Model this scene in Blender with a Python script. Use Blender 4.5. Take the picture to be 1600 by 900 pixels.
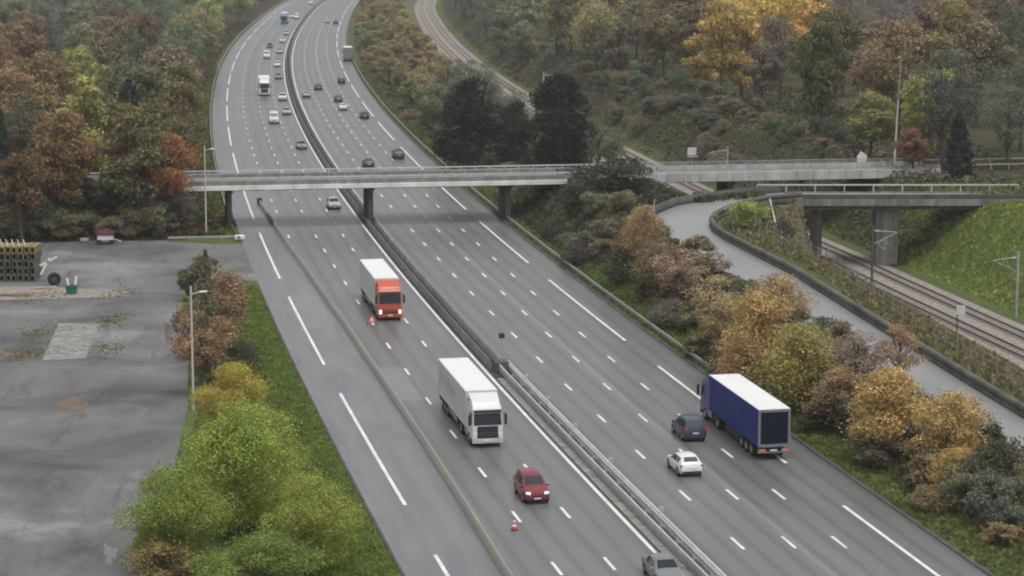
import bpy, bmesh, math, random
import numpy as np
from math import sin, cos, pi, radians
from mathutils import Vector, Matrix

# ------------------------------------------------------------------ camera, world, sun, exposure
for o in list(bpy.data.objects):
    bpy.data.objects.remove(o)
scene = bpy.context.scene
COL = scene.collection
random.seed(7)
rng = np.random.default_rng(7)

FPX, CAMH, PITCH = 3556.16, 41.0155, 0.161198      # focal length (pixels of a 1600 wide picture), drone height, tilt
cam_d = bpy.data.cameras.new('camera')
cam_d.sensor_width = 36.0
cam_d.lens = FPX / 1600.0 * 36.0
cam_d.clip_start = 1.0
cam_d.clip_end = 9000.0
cam = bpy.data.objects.new('camera', cam_d)
COL.objects.link(cam)
cam.location = (0, 0, CAMH)
cam.rotation_euler = (pi / 2 - PITCH, 0, 0)
scene.camera = cam

world = bpy.data.worlds.new('World')
scene.world = world
world.use_nodes = True
wn = world.node_tree
wn.nodes.clear()
sky = wn.nodes.new('ShaderNodeTexSky')
sky.sky_type = 'NISHITA'
sky.sun_disc = False
SUN_EL, SUN_AZ = radians(72), radians(150)
sky.sun_elevation = SUN_EL
sky.sun_rotation = SUN_AZ
sky.air_density = 1.0
sky.dust_density = 4.0
sky.ozone_density = 1.0
hsv = wn.nodes.new('ShaderNodeHueSaturation')          # overcast: the sky has little colour of its own
hsv.inputs['Saturation'].default_value = 0.08
bg = wn.nodes.new('ShaderNodeBackground')
bg.inputs['Strength'].default_value = 0.15
wo = wn.nodes.new('ShaderNodeOutputWorld')
wn.links.new(sky.outputs[0], hsv.inputs['Color'])
wn.links.new(hsv.outputs[0], bg.inputs['Color'])
wn.links.new(bg.outputs[0], wo.inputs['Surface'])

sun_d = bpy.data.lights.new('sun', 'SUN')
sun_d.energy = 0.7
sun_d.angle = radians(35)
sun_d.color = (1.0, 0.97, 0.93)
sun = bpy.data.objects.new('sun', sun_d)
COL.objects.link(sun)
sdir = Vector((cos(SUN_EL) * sin(SUN_AZ), cos(SUN_EL) * cos(SUN_AZ), sin(SUN_EL)))
sun.rotation_euler = sdir.to_track_quat('Z', 'Y').to_euler()
sun.location = (0, 0, 200)

scene.view_settings.view_transform = 'Standard'
scene.view_settings.look = 'None'
scene.view_settings.gamma = 1.0
scene.view_settings.exposure = 0.15
scene.render.engine = 'CYCLES'
scene.cycles.max_bounces = 6
scene.cycles.diffuse_bounces = 3
scene.cycles.glossy_bounces = 2
scene.cycles.transmission_bounces = 2
scene.cycles.volume_bounces = 0
scene.cycles.filter_width = 2.0
scene.cycles.use_denoising = True

# ------------------------------------------------------------------ geometry of the place
KN = np.array([-150, 0, 80, 160, 240, 320, 400, 480, 600, 750, 900, 1100, 1300, 1500.])
KP = np.array([7.748e-05, 2.3372e-04, 2.2472e-04, 1.8966e-04, 1.9788e-04, 1.9066e-04, 1.7690e-04, 1.8640e-04,
               1.4824e-04, 4.117e-05, 2.6759e-04, 4.9920e-04, 0, 0])
SS = np.arange(-220, 4200, 1.0)
_k = np.interp(SS, KN, KP)
HH = -0.183778 + np.concatenate([[0], np.cumsum((_k[1:] + _k[:-1]) / 2)])
HH -= np.interp(0, SS, HH) + 0.183778
XX = np.concatenate([[0], np.cumsum((np.sin(HH)[1:] + np.sin(HH)[:-1]) / 2)])
YY = np.concatenate([[0], np.cumsum((np.cos(HH)[1:] + np.cos(HH)[:-1]) / 2)])
XX += -3.58882 - np.interp(0, SS, XX)
YY += 217.24549 - np.interp(0, SS, YY)


def R(s, t):                                   # along / across the motorway -> world x, y
    a = np.interp(s, SS, HH)
    return np.interp(s, SS, XX) + t * np.cos(a), np.interp(s, SS, YY) - t * np.sin(a)


def head(s):
    return float(np.interp(s, SS, HH))


def ST(x, y):
    i = int(np.argmin((XX - x) ** 2 + (YY - y) ** 2))
    a = HH[i]
    return (SS[i] + (x - XX[i]) * sin(a) + (y - YY[i]) * cos(a), (x - XX[i]) * cos(a) - (y - YY[i]) * sin(a))


CP, SP = cos(PITCH), sin(PITCH)


def project(x, y, z=0.0):                        # world -> where it falls in the 1600 x 900 photograph (for choosing what is in view)
    d = y * CP - (z - CAMH) * SP
    v = y * SP + (z - CAMH) * CP
    return 800 + FPX * x / d, 450 - FPX * v / d, d


def ground(px, py, z=0.0):                       # surveyed ground point under a sight line, at height z
    u = (px - 800) / FPX
    w = (450 - py) / FPX
    dy = CP + w * SP
    dz = w * CP - SP
    k = (z - CAMH) / dz
    return u * k, dy * k


def sstep(a, b, x):
    u = np.clip((x - a) / (b - a), 0, 1)
    return u * u * (3 - 2 * u)


RAILZ = -2.0


def rail_t(s):
    return np.interp(s, [-200, 60, 140, 440, 611, 838, 1005, 4000], [56.7, 56.7, 55.0, 53.8, 52.6, 51.2, 50, 50])


def ramp_z(s):
    return np.interp(s, [-220, -120, -48, -20, 15, 36, 52, 60], [0.2, 0.3, 2.0, 3.1, 4.4, 4.9, 5.5, 6.0])


RAMP_IN = [(-160, 35.4)] + [(s, 35.3) for s in range(-150, 20, 10)] + [(25, 34.6), (33, 34.2), (39, 34.3), (44, 35.2), (48, 36.8), (51.5, 39.2), (54, 42), (55.5, 45), (55.6, 49.8)]
RAMP_OUT = [(-160, 28.7)] + [(s, 28.6) for s in range(-150, 20, 10)] + [(25, 28.2), (34, 27.8), (41, 27.9), (48, 29.0), (54, 31.4), (59, 35.0), (62, 39.5), (63.2, 44.5), (63.6, 49.8)]
RAMP_Z = [float(ramp_z(q[0])) for q in RAMP_IN[:18]] + [4.6, 4.8, 5.0, 5.15, 5.35, 5.6, 5.85, 6.15, 6.45]
_q = np.linspace(16, len(RAMP_IN) - 1, 90)
_k = np.arange(len(RAMP_IN))
RC = np.stack([np.interp(_q, _k, [(a[i] + b[i]) / 2 for a, b in zip(RAMP_IN, RAMP_OUT)]) for i in (0, 1)] + [np.interp(_q, _k, RAMP_Z)], 1)


def terrain(s, t):
    s = np.asarray(s, float)
    t = np.asarray(t, float)
    z = np.zeros(np.broadcast(s, t).shape)
    rt = rail_t(s)
    # near side: bank between motorway and slip road, slip road shelf, berm, fall to the railway
    rz = ramp_z(s)
    near = 0.15 * sstep(18.3, 20, t) + (rz - 0.15) * sstep(20.5, 28.0, t)
    berm = rz + 0.75
    near = np.where(t > 35.6, berm + (RAILZ - berm) * sstep(38.5, rt - 5.6, t), near)
    # beyond the hairpin: low ground from the motorway to the railway
    far = 0.2 * sstep(18.3, 20, t) + (RAILZ - 0.2) * sstep(30, rt - 5.8, t)
    w = sstep(62, 76, s)
    z = near * (1 - w) + far * w
    # the made-up ground that carries the hairpin
    zb = np.broadcast_to(z, np.broadcast(s, t).shape).copy()
    sb, tb_ = np.broadcast_to(s, zb.shape), np.broadcast_to(t, zb.shape)
    m = (sb > 22) & (sb < 82) & (tb_ > 15) & (tb_ < 56)
    if m.any():
        D2 = (sb[m][:, None] - RC[None, :, 0]) ** 2 + (tb_[m][:, None] - RC[None, :, 1]) ** 2
        kk = D2.argmin(1)
        dd = np.sqrt(D2.min(1))
        zr = RC[kk, 2] - 0.18
        w2 = 1 - sstep(4.6, 13.0, dd)
        w2 = np.where(tb_[m] > 49, w2 * (1 - sstep(49, 51.5, tb_[m])), w2)
        zb[m] = zb[m] * (1 - w2) + zr * w2
    z = zb
    # mound by the middle seat of the long bridge
    hump = 5.4 * sstep(21, 28, t) * (1 - sstep(38, 46, t)) * sstep(60, 76, s) * (1 - sstep(98, 118, s))
    z = np.maximum(z, hump + np.minimum(z, 0))
    # far side of the railway: bank up to a plateau
    top = 5.3 + 1.0 * sstep(15, 45, s) * (1 - sstep(66, 84, s)) + 0.8 * sstep(112, 140, s)
    bank = RAILZ + (top - RAILZ) * sstep(rt + 6.2, rt + 23 - 5.5 * sstep(30, 48, s), t) + 0.02 * np.clip(t - 80, 0, 400)
    z = np.where(t > rt + 5.9, bank, z)
    z = np.where(np.abs(t - rt) < 6.0, np.minimum(z, RAILZ - 0.12), z)
    # left side: strip between yard and motorway, bridge embankment, forest ground
    strip = 0.7 * sstep(18.3, 22, -t) * (1 - sstep(23.5, 27.5, -t)) * (1 - sstep(30, 42, s))
    emb = 5.3 * sstep(24, 30, -t) * (1 - sstep(5.5, 15, np.abs(s - 95)))
    lf = np.where(t < 0, strip + emb + 0.015 * np.clip(-t - 60, 0, 400), 0)
    z = z + lf
    lump = 0.12 * np.sin(s * 0.33 + 1.7 * np.sin(t * 0.21)) * np.sin(t * 0.41 + np.sin(s * 0.17))
    m = np.where(t > 20.5, sstep(20.5, 23, t), sstep(43, 50, -t) * sstep(85, 100, s))
    m = m * (1 - ((t > 28.3) & (t < 36.5) & (s < 70))) * (np.abs(t - rt) > 7)
    z = z + lump * m
    return z - 0.04


def tz(x, y):
    s, t = ST(x, y)
    return float(terrain(s, t))


# ------------------------------------------------------------------ materials
def new_mat(name):
    m = bpy.data.materials.new(name)
    m.use_nodes = True
    nt = m.node_tree
    b = nt.nodes['Principled BSDF']
    return m, nt, b


def L(nt, a, b):
    nt.links.new(a, b)


def plain(name, col, rough=0.6, metal=0.0, var=0.12, scale=3.0, spec=0.5):
    m, nt, b = new_mat(name)
    tc = nt.nodes.new('ShaderNodeTexCoord')
    n = nt.nodes.new('ShaderNodeTexNoise')
    n.inputs['Scale'].default_value = scale
    n.inputs['Detail'].default_value = 4
    mr = nt.nodes.new('ShaderNodeMapRange')
    mr.inputs['From Min'].default_value = 0.3
    mr.inputs['From Max'].default_value = 0.7
    mr.inputs['To Min'].default_value = 1 - var
    mr.inputs['To Max'].default_value = 1 + var
    h = nt.nodes.new('ShaderNodeHueSaturation')
    h.inputs['Color'].default_value = (*col, 1)
    L(nt, tc.outputs['Object'], n.inputs['Vector'])
    L(nt, n.outputs[0], mr.inputs['Value'])
    L(nt, mr.outputs[0], h.inputs['Value'])
    L(nt, h.outputs[0], b.inputs['Base Color'])
    b.inputs['Roughness'].default_value = rough
    b.inputs['Metallic'].default_value = metal
    b.inputs['Specular IOR Level'].default_value = spec
    return m


def noise_ramp(nt, vec, scale, stops, detail=5, rough=0.6, dist=0.0):
    n = nt.nodes.new('ShaderNodeTexNoise')
    n.inputs['Scale'].default_value = scale
    n.inputs['Detail'].default_value = detail
    n.inputs['Roughness'].default_value = rough
    n.inputs['Distortion'].default_value = dist
    L(nt, vec, n.inputs['Vector'])
    r = nt.nodes.new('ShaderNodeValToRGB')
    el = r.color_ramp.elements
    while len(el) < len(stops):
        el.new(0.5)
    for e, (p, c) in zip(el, stops):
        e.position = p
        e.color = (*c, 1) if len(c) == 3 else c
    L(nt, n.outputs[0], r.inputs[0])
    return r.outputs[0]


def mix(nt, fac, a, b, mode='MIX'):
    m = nt.nodes.new('ShaderNodeMix')
    m.data_type = 'RGBA'
    m.blend_type = mode
    for val, inp in ((fac, m.inputs[0]), (a, m.inputs[6]), (b, m.inputs[7])):
        if hasattr(val, 'links'):
            L(nt, val, inp)
        elif isinstance(val, (int, float)):
            inp.default_value = val
        else:
            inp.default_value = (*val, 1)
    return m.outputs[2]


def mth(nt, op, a, b=None, c=None):
    m = nt.nodes.new('ShaderNodeMath')
    m.operation = op
    for i, v in enumerate((a, b, c)):
        if v is None:
            continue
        if hasattr(v, 'links'):
            L(nt, v, m.inputs[i])
        else:
            m.inputs[i].default_value = v
    return m.outputs[0]


def asphalt_mat(name, base, lanes=False, yard=False):
    m, nt, b = new_mat(name)
    uv = nt.nodes.new('ShaderNodeUVMap')
    uv.uv_map = 'UVMap'
    sep = nt.nodes.new('ShaderNodeSeparateXYZ')
    L(nt, uv.outputs[0], sep.inputs[0])
    T, S_ = sep.outputs[0], sep.outputs[1]
    mp = nt.nodes.new('ShaderNodeMapping')
    mp.inputs['Scale'].default_value = (1, 0.12, 1) if lanes else (1, 1, 1)
    L(nt, uv.outputs[0], mp.inputs[0])
    lo = tuple(base * v for v in (0.86, 0.87, 0.90))
    hi = tuple(base * v for v in (1.12, 1.11, 1.10))
    col = noise_ramp(nt, mp.outputs[0], 0.35 if lanes else 0.12, [(0.3, lo), (0.7, hi)], 6, 0.65)
    fine = noise_ramp(nt, uv.outputs[0], 5.0, [(0.3, (0.88,) * 3), (0.7, (1.1,) * 3)], 3)
    col = mix(nt, 1.0, col, fine, 'MULTIPLY')
    rough = 0.36
    if lanes:
        # darker wheel tracks, two in each 3.55 m lane, and pale joints between paving strips
        ph = mth(nt, 'FRACT', mth(nt, 'MULTIPLY', mth(nt, 'ADD', T, 40 * 3.55 - 1.17), 1 / 3.55))
        tr = mth(nt, 'ABSOLUTE', mth(nt, 'SUBTRACT', mth(nt, 'ABSOLUTE', mth(nt, 'SUBTRACT', ph, 0.5)), 0.25))
        trk = nt.nodes.new('ShaderNodeMapRange')
        trk.interpolation_type = 'SMOOTHSTEP'
        trk.inputs['From Min'].default_value = 0.0
        trk.inputs['From Max'].default_value = 0.16
        trk.inputs['To Min'].default_value = 0.80
        trk.inputs['To Max'].default_value = 1.05
        L(nt, tr, trk.inputs['Value'])
        g = nt.nodes.new('ShaderNodeCombineColor')
        for i in range(3):
            L(nt, trk.outputs[0], g.inputs[i])
        col = mix(nt, 1.0, col, g.outputs[0], 'MULTIPLY')
        # worn pale joint in the outbound carriageway
        wob = nt.nodes.new('ShaderNodeTexNoise')
        wob.inputs['Scale'].default_value = 0.25
        L(nt, uv.outputs[0], wob.inputs['Vector'])
        jt = mth(nt, 'ABSOLUTE', mth(nt, 'SUBTRACT', T, mth(nt, 'ADD', 8.3, mth(nt, 'MULTIPLY', wob.outputs[0], 0.5))))
        jm = nt.nodes.new('ShaderNodeMapRange')
        jm.inputs['From Min'].default_value = 0.10
        jm.inputs['From Max'].default_value = 0.32
        jm.inputs['To Min'].default_value = 0.35
        jm.inputs['To Max'].default_value = 0.0
        L(nt, jt, jm.inputs['Value'])
        col = mix(nt, jm.outputs[0], col, (base * 1.9,) * 3)
        # the closed lane and hard shoulder: paler, streaked with oil and damp
        side = nt.nodes.new('ShaderNodeMapRange')
        side.inputs['From Min'].default_value = -11.4
        side.inputs['From Max'].default_value = -11.9
        L(nt, T, side.inputs['Value'])
        streak = noise_ramp(nt, mp.outputs[0], 0.8, [(0.35, tuple(base * v for v in (0.95, 0.93, 1.06))), (0.6, tuple(base * v for v in (1.32, 1.3, 1.36))), (0.8, (base * 1.6,) * 3)], 6, 0.6, 0.4)
        col = mix(nt, mth(nt, 'MULTIPLY', side.outputs[0], 0.75), col, streak)
    b.inputs['Specular IOR Level'].default_value = 0.3 if yard else 0.6
    if yard:
        big = noise_ramp(nt, uv.outputs[0], 0.075, [(0.34, tuple(base * v for v in (0.5, 0.5, 0.52))), (0.48, (base * .95,) * 3), (0.56, (base * 1.1,) * 3), (0.68, (base * 1.75,) * 3)], 7, 0.6, 0.5)
        col = mix(nt, 0.95, col, big)
        mp2 = nt.nodes.new('ShaderNodeMapping')
        mp2.inputs['Rotation'].default_value = (0, 0, 0.5)
        mp2.inputs['Scale'].default_value = (1.6, 0.25, 1)
        L(nt, uv.outputs[0], mp2.inputs[0])
        dirt = noise_ramp(nt, mp2.outputs[0], 0.35, [(0.55, (0, 0, 0)), (0.72, (1, 1, 1))], 6, 0.7, 0.3)
        col = mix(nt, mth(nt, 'MULTIPLY', dirt, 0.75), col, tuple(base * v for v in (0.45, 0.44, 0.45)))
        earth = noise_ramp(nt, uv.outputs[0], 0.09, [(0.66, (0, 0, 0)), (0.74, (1, 1, 1))], 7, 0.65)
        col = mix(nt, mth(nt, 'MULTIPLY', earth, 0.4), col, (0.10, 0.085, 0.06))
        vo = nt.nodes.new('ShaderNodeTexVoronoi')
        vo.feature = 'DISTANCE_TO_EDGE'
        vo.inputs['Scale'].default_value = 0.16
        wv = nt.nodes.new('ShaderNodeTexNoise')
        wv.inputs['Scale'].default_value = 0.5
        wv.inputs['Detail'].default_value = 4
        L(nt, uv.outputs[0], wv.inputs['Vector'])
        L(nt, mix(nt, 0.55, uv.outputs[0], wv.outputs['Color'], 'ADD'), vo.inputs['Vector'])
        ck = nt.nodes.new('ShaderNodeMapRange')
        ck.inputs['From Max'].default_value = 0.014
        ck.inputs['To Min'].default_value = 0.3
        ck.inputs['To Max'].default_value = 0.0
        L(nt, vo.outputs['Distance'], ck.inputs['Value'])
        col = mix(nt, ck.outputs[0], col, (base * .35, base * .36, base * .3))
        pud = noise_ramp(nt, mp2.outputs[0], 0.22, [(0.60, (0, 0, 0)), (0.64, (1, 1, 1))], 5, 0.55, 0.5)
        rr = nt.nodes.new('ShaderNodeMapRange')
        rr.inputs['To Min'].default_value = 0.8
        rr.inputs['To Max'].default_value = 0.45
        L(nt, pud, rr.inputs['Value'])
        L(nt, rr.outputs[0], b.inputs['Roughness'])
    else:
        b.inputs['Roughness'].default_value = rough
    L(nt, col, b.inputs['Base Color'])
    bump = nt.nodes.new('ShaderNodeBump')
    bump.inputs['Strength'].default_value = 0.15
    bump.inputs['Distance'].default_value = 0.02
    bn = nt.nodes.new('ShaderNodeTexNoise')
    bn.inputs['Scale'].default_value = 25
    L(nt, uv.outputs[0], bn.inputs['Vector'])
    L(nt, bn.outputs[0], bump.inputs['Height'])
    L(nt, bump.outputs[0], b.inputs['Normal'])
    return m


def terrain_mat():
    m, nt, b = new_mat('grass_and_earth')
    uv = nt.nodes.new('ShaderNodeUVMap')
    uv.uv_map = 'UVMap'
    att = nt.nodes.new('ShaderNodeAttribute')
    att.attribute_name = 'cover'                    # r: bare earth, g: leaf litter, b: bright mown grass
    sep = nt.nodes.new('ShaderNodeSeparateColor')
    L(nt, att.outputs[0], sep.inputs[0])
    grass = noise_ramp(nt, uv.outputs[0], 0.5, [(0.3, (0.050, 0.062, 0.026)), (0.5, (0.085, 0.105, 0.036)), (0.7, (0.13, 0.14, 0.055))], 8, 0.7)
    gb = noise_ramp(nt, uv.outputs[0], 0.6, [(0.3, (0.060, 0.090, 0.026)), (0.55, (0.095, 0.135, 0.035)), (0.75, (0.16, 0.17, 0.06))], 8, 0.7)
    earth = noise_ramp(nt, uv.outputs[0], 0.8, [(0.3, (0.09, 0.075, 0.055)), (0.7, (0.20, 0.17, 0.125))], 8, 0.7)
    lit = noise_ramp(nt, uv.outputs[0], 0.9, [(0.3, (0.028, 0.024, 0.018)), (0.6, (0.062, 0.046, 0.03)), (0.8, (0.12, 0.065, 0.03))], 8, 0.7)
    c = mix(nt, sep.outputs[2], grass, gb)
    c = mix(nt, sep.outputs[1], c, lit)
    c = mix(nt, sep.outputs[0], c, earth)
    L(nt, c, b.inputs['Base Color'])
    b.inputs['Roughness'].default_value = 0.95
    b.inputs['Specular IOR Level'].default_value = 0.15
    bump = nt.nodes.new('ShaderNodeBump')
    bump.inputs['Strength'].default_value = 0.6
    bump.inputs['Distance'].default_value = 0.25
    bn = nt.nodes.new('ShaderNodeTexNoise')
    bn.inputs['Scale'].default_value = 1.6
    bn.inputs['Detail'].default_value = 8
    L(nt, uv.outputs[0], bn.inputs['Vector'])
    L(nt, bn.outputs[0], bump.inputs['Height'])
    L(nt, bump.outputs[0], b.inputs['Normal'])
    return m


def leaf_mat(name, lo=0.76, hi=1.26, hue=0.014, mixed=0.6, other=(0.16, 0.125, 0.085)):
    """foliage in the colour of its plant (object colour), each leaf clump a little lighter or darker"""
    m, nt, b = new_mat(name)
    oi = nt.nodes.new('ShaderNodeObjectInfo')
    ge = nt.nodes.new('ShaderNodeNewGeometry')
    h = nt.nodes.new('ShaderNodeHueSaturation')
    mr = nt.nodes.new('ShaderNodeMapRange')
    mr.inputs['To Min'].default_value = lo
    mr.inputs['To Max'].default_value = hi
    L(nt, ge.outputs['Random Per Island'], mr.inputs['Value'])
    tc = nt.nodes.new('ShaderNodeTexCoord')
    n = nt.nodes.new('ShaderNodeTexNoise')
    n.inputs['Scale'].default_value = 0.9
    n.inputs['Detail'].default_value = 4
    L(nt, tc.outputs['Object'], n.inputs['Vector'])
    m2 = nt.nodes.new('ShaderNodeMapRange')
    m2.inputs['From Min'].default_value = 0.3
    m2.inputs['From Max'].default_value = 0.7
    m2.inputs['To Min'].default_value = 0.62
    m2.inputs['To Max'].default_value = 1.42
    L(nt, n.outputs[0], m2.inputs['Value'])
    L(nt, mth(nt, 'MULTIPLY', mr.outputs[0], m2.outputs[0]), h.inputs['Value'])
    m3 = nt.nodes.new('ShaderNodeMapRange')
    m3.inputs['From Min'].default_value = 0.3
    m3.inputs['From Max'].default_value = 0.7
    m3.inputs['To Min'].default_value = 0.5 - hue
    m3.inputs['To Max'].default_value = 0.5 + hue
    n2 = nt.nodes.new('ShaderNodeTexNoise')
    n2.inputs['Scale'].default_value = 0.35
    L(nt, tc.outputs['Object'], n2.inputs['Vector'])
    L(nt, n2.outputs[0], m3.inputs['Value'])
    L(nt, m3.outputs[0], h.inputs['Hue'])
    n3 = nt.nodes.new('ShaderNodeTexNoise')
    n3.inputs['Scale'].default_value = 0.8
    n3.inputs['Detail'].default_value = 4
    n3.inputs['Roughness'].default_value = 0.7
    geo = nt.nodes.new('ShaderNodeNewGeometry')
    L(nt, geo.outputs['Position'], n3.inputs['Vector'])
    m4 = nt.nodes.new('ShaderNodeMapRange')
    m4.inputs['From Min'].default_value = 0.42
    m4.inputs['From Max'].default_value = 0.68
    m4.inputs['To Max'].default_value = mixed
    L(nt, n3.outputs[0], m4.inputs['Value'])
    L(nt, mix(nt, m4.outputs[0], oi.outputs['Color'], other), h.inputs['Color'])
    L(nt, h.outputs[0], b.inputs['Base Color'])
    b.inputs['Roughness'].default_value = 0.75
    b.inputs['Specular IOR Level'].default_value = 0.2
    tr = nt.nodes.new('ShaderNodeBsdfTranslucent')
    L(nt, h.outputs[0], tr.inputs['Color'])
    mx = nt.nodes.new('ShaderNodeMixShader')
    mx.inputs[0].default_value = 0.3
    L(nt, b.outputs[0], mx.inputs[1])
    L(nt, tr.outputs[0], mx.inputs[2])
    L(nt, mx.outputs[0], nt.nodes['Material Output'].inputs['Surface'])
    return m


def paint_mat(name, rough=0.35):
    """vehicle paint in the object's own colour, with a little road film"""
    m, nt, b = new_mat(name)
    oi = nt.nodes.new('ShaderNodeObjectInfo')
    tc = nt.nodes.new('ShaderNodeTexCoord')
    n = nt.nodes.new('ShaderNodeTexNoise')
    n.inputs['Scale'].default_value = 1.3
    n.inputs['Detail'].default_value = 5
    L(nt, tc.outputs['Object'], n.inputs['Vector'])
    mr = nt.nodes.new('ShaderNodeMapRange')
    mr.inputs['From Min'].default_value = 0.35
    mr.inputs['From Max'].default_value = 0.7
    mr.inputs['To Max'].default_value = 0.14
    L(nt, n.outputs[0], mr.inputs['Value'])
    c = mix(nt, mr.outputs[0], oi.outputs['Color'], (0.16, 0.15, 0.14))
    L(nt, c, b.inputs['Base Color'])
    b.inputs['Roughness'].default_value = rough
    b.inputs['Coat Weight'].default_value = 0.3
    b.inputs['Coat Roughness'].default_value = 0.15
    return m


def glow_mat(name, col, strength):
    m, nt, b = new_mat(name)
    b.inputs['Base Color'].default_value = (*col, 1)
    b.inputs['Emission Color'].default_value = (*col, 1)
    b.inputs['Emission Strength'].default_value = strength
    b.inputs['Roughness'].default_value = 0.2
    return m


def stained(name, col, dark=0.55, amount=0.7):
    """concrete with water streaks running down it and moss in the damp places"""
    m, nt, b = new_mat(name)
    tc = nt.nodes.new('ShaderNodeTexCoord')
    mp = nt.nodes.new('ShaderNodeMapping')
    mp.inputs['Scale'].default_value = (1, 1, .10)
    L(nt, tc.outputs['Object'], mp.inputs[0])
    a = noise_ramp(nt, mp.outputs[0], 1.1, [(0.42, tuple(c * dark for c in col)), (0.62, col)], 6, 0.7)
    c = noise_ramp(nt, tc.outputs['Object'], 0.35, [(0.35, (.75, .75, .72)), (0.65, (1.08, 1.08, 1.08))], 6, 0.7)
    c2 = mix(nt, 1.0, mix(nt, amount, col, a), c, 'MULTIPLY')
    L(nt, c2, b.inputs['Base Color'])
    b.inputs['Roughness'].default_value = 0.9
    b.inputs['Specular IOR Level'].default_value = 0.2
    return m


M = {}
M['road'] = asphalt_mat('motorway_asphalt', 0.147, lanes=True)
M['lane'] = asphalt_mat('slip_road_asphalt', 0.25)
M['yard'] = asphalt_mat('yard_asphalt', 0.15, yard=True)
M['terrain'] = terrain_mat()
M['green_leaf'] = leaf_mat('green_leaves', 0.62, 1.5, 0.02, 0.5, (0.26, 0.22, 0.06))
M['leaf'] = leaf_mat('leaves')
M['needle'] = leaf_mat('needles', 0.75, 1.25, 0.01, 0.25, (0.06, 0.06, 0.045))
M['blade'] = leaf_mat('grass_blades', 0.78, 1.25, 0.02, 0.75, (0.17, 0.16, 0.08))
M['bark'] = plain('bark', (0.085, 0.07, 0.055), 0.9, var=0.3, scale=2)
M['palebark'] = plain('pale_bark', (0.42, 0.40, 0.36), 0.8, var=0.3, scale=2)
M['marking'] = plain('road_paint', (0.74, 0.74, 0.72), 0.55, var=0.16, scale=0.7)
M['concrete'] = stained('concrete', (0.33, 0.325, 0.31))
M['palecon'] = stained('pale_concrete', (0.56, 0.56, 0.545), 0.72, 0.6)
M['darkcon'] = plain('weathered_shade_concrete', (0.085, 0.083, 0.076), 0.9, var=0.3, scale=0.6)  # weathered concrete; its dark tone also paints the shade on the west abutment
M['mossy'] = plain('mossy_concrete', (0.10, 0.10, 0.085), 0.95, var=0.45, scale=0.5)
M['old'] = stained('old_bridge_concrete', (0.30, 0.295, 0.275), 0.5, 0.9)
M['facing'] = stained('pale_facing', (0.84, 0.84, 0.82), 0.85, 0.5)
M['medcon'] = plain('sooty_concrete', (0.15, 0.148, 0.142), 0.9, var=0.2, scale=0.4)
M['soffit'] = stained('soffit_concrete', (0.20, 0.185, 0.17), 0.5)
M['steel'] = plain('galvanised_steel', (0.42, 0.43, 0.43), 0.5, 0.35, var=0.15, scale=0.8)
M['palesteel'] = plain('pale_steel', (0.62, 0.63, 0.63), 0.5, 0.2, var=0.1, scale=0.8)
M['darksteel'] = plain('dark_steel', (0.10, 0.10, 0.10), 0.6, 0.3, var=0.2)
M['rail'] = plain('rail_steel', (0.10, 0.085, 0.075), 0.55, 0.3, var=0.2)
M['ballast'] = plain('ballast', (0.265, 0.235, 0.205), 0.95, var=0.35, scale=1.5)
M['sleeper'] = plain('sleeper_concrete', (0.23, 0.20, 0.175), 0.9, var=0.2)
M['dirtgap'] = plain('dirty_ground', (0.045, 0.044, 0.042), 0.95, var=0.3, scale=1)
M['yellowed'] = None
M['paint'] = paint_mat('vehicle_paint')
M['glass'] = plain('dark_glass', (0.025, 0.03, 0.04), 0.08, var=0.1, spec=0.7)
M['screen'] = plain('windscreen_glass', (0.012, 0.018, 0.028), 0.12, var=0.1, spec=0.4)
M['tyre'] = plain('tyre_rubber', (0.02, 0.02, 0.02), 0.8)
M['rim'] = plain('wheel_rim', (0.30, 0.30, 0.31), 0.4, 0.6)
M['black'] = plain('black_plastic', (0.022, 0.022, 0.024), 0.6)
M['chassis'] = plain('chassis', (0.03, 0.03, 0.032), 0.7)
M['lampglass'] = plain('lamp_glass', (0.75, 0.76, 0.78), 0.12, var=0.02)
M['lit'] = glow_mat('lit_headlight', (1.0, 0.98, 0.95), 0.75)
M['red'] = plain('red_lens', (0.45, 0.03, 0.03), 0.3)
M['plate'] = plain('number_plate', (0.72, 0.72, 0.68), 0.5, var=0.03)
M['cargo_white'] = plain('white_cargo_side', (0.58, 0.58, 0.57), 0.5, var=0.08, scale=0.6)
M['roof_white'] = plain('white_tarpaulin', (0.78, 0.78, 0.77), 0.5, var=0.04, scale=0.8)
M['cargo_blue'] = plain('blue_tarpaulin', (0.016, 0.034, 0.18), 0.6, var=0.18, scale=0.5, spec=0.25)
M['door_navy'] = plain('navy_doors', (0.006, 0.009, 0.026), 0.5, var=0.2, spec=0.25)
M['trim_grey'] = plain('grey_trim', (0.22, 0.22, 0.22), 0.5)
M['strap_navy'] = plain('navy_strap', (0.012, 0.025, 0.13), 0.6)
M['strap_white'] = plain('greyed_strap', (0.52, 0.52, 0.51), 0.6)
M['faint'] = plain('faint_lettering', (0.40, 0.40, 0.41), 0.5)
M['redwhite'] = plain('red_reflector', (0.62, 0.22, 0.20), 0.4)
M['cone_red'] = plain('cone_red', (0.62, 0.07, 0.04), 0.5)
M['white'] = plain('white_paint', (0.78, 0.78, 0.76), 0.5, var=0.06)
M['green'] = plain('green_plastic', (0.01, 0.16, 0.10), 0.4)
M['timber'] = plain('pale_timber', (0.42, 0.35, 0.25), 0.85, var=0.25, scale=1.5)
M['oldtimber'] = plain('weathered_timber', (0.24, 0.19, 0.13), 0.9, var=0.3, scale=1.5)
M['frame_green'] = plain('grey_green_steel', (0.12, 0.13, 0.10), 0.6, 0.2, var=0.25, scale=2)
M['frame_yellow'] = plain('faded_yellow_steel', (0.26, 0.21, 0.09), 0.6, 0.1, var=0.25, scale=2)
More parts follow.
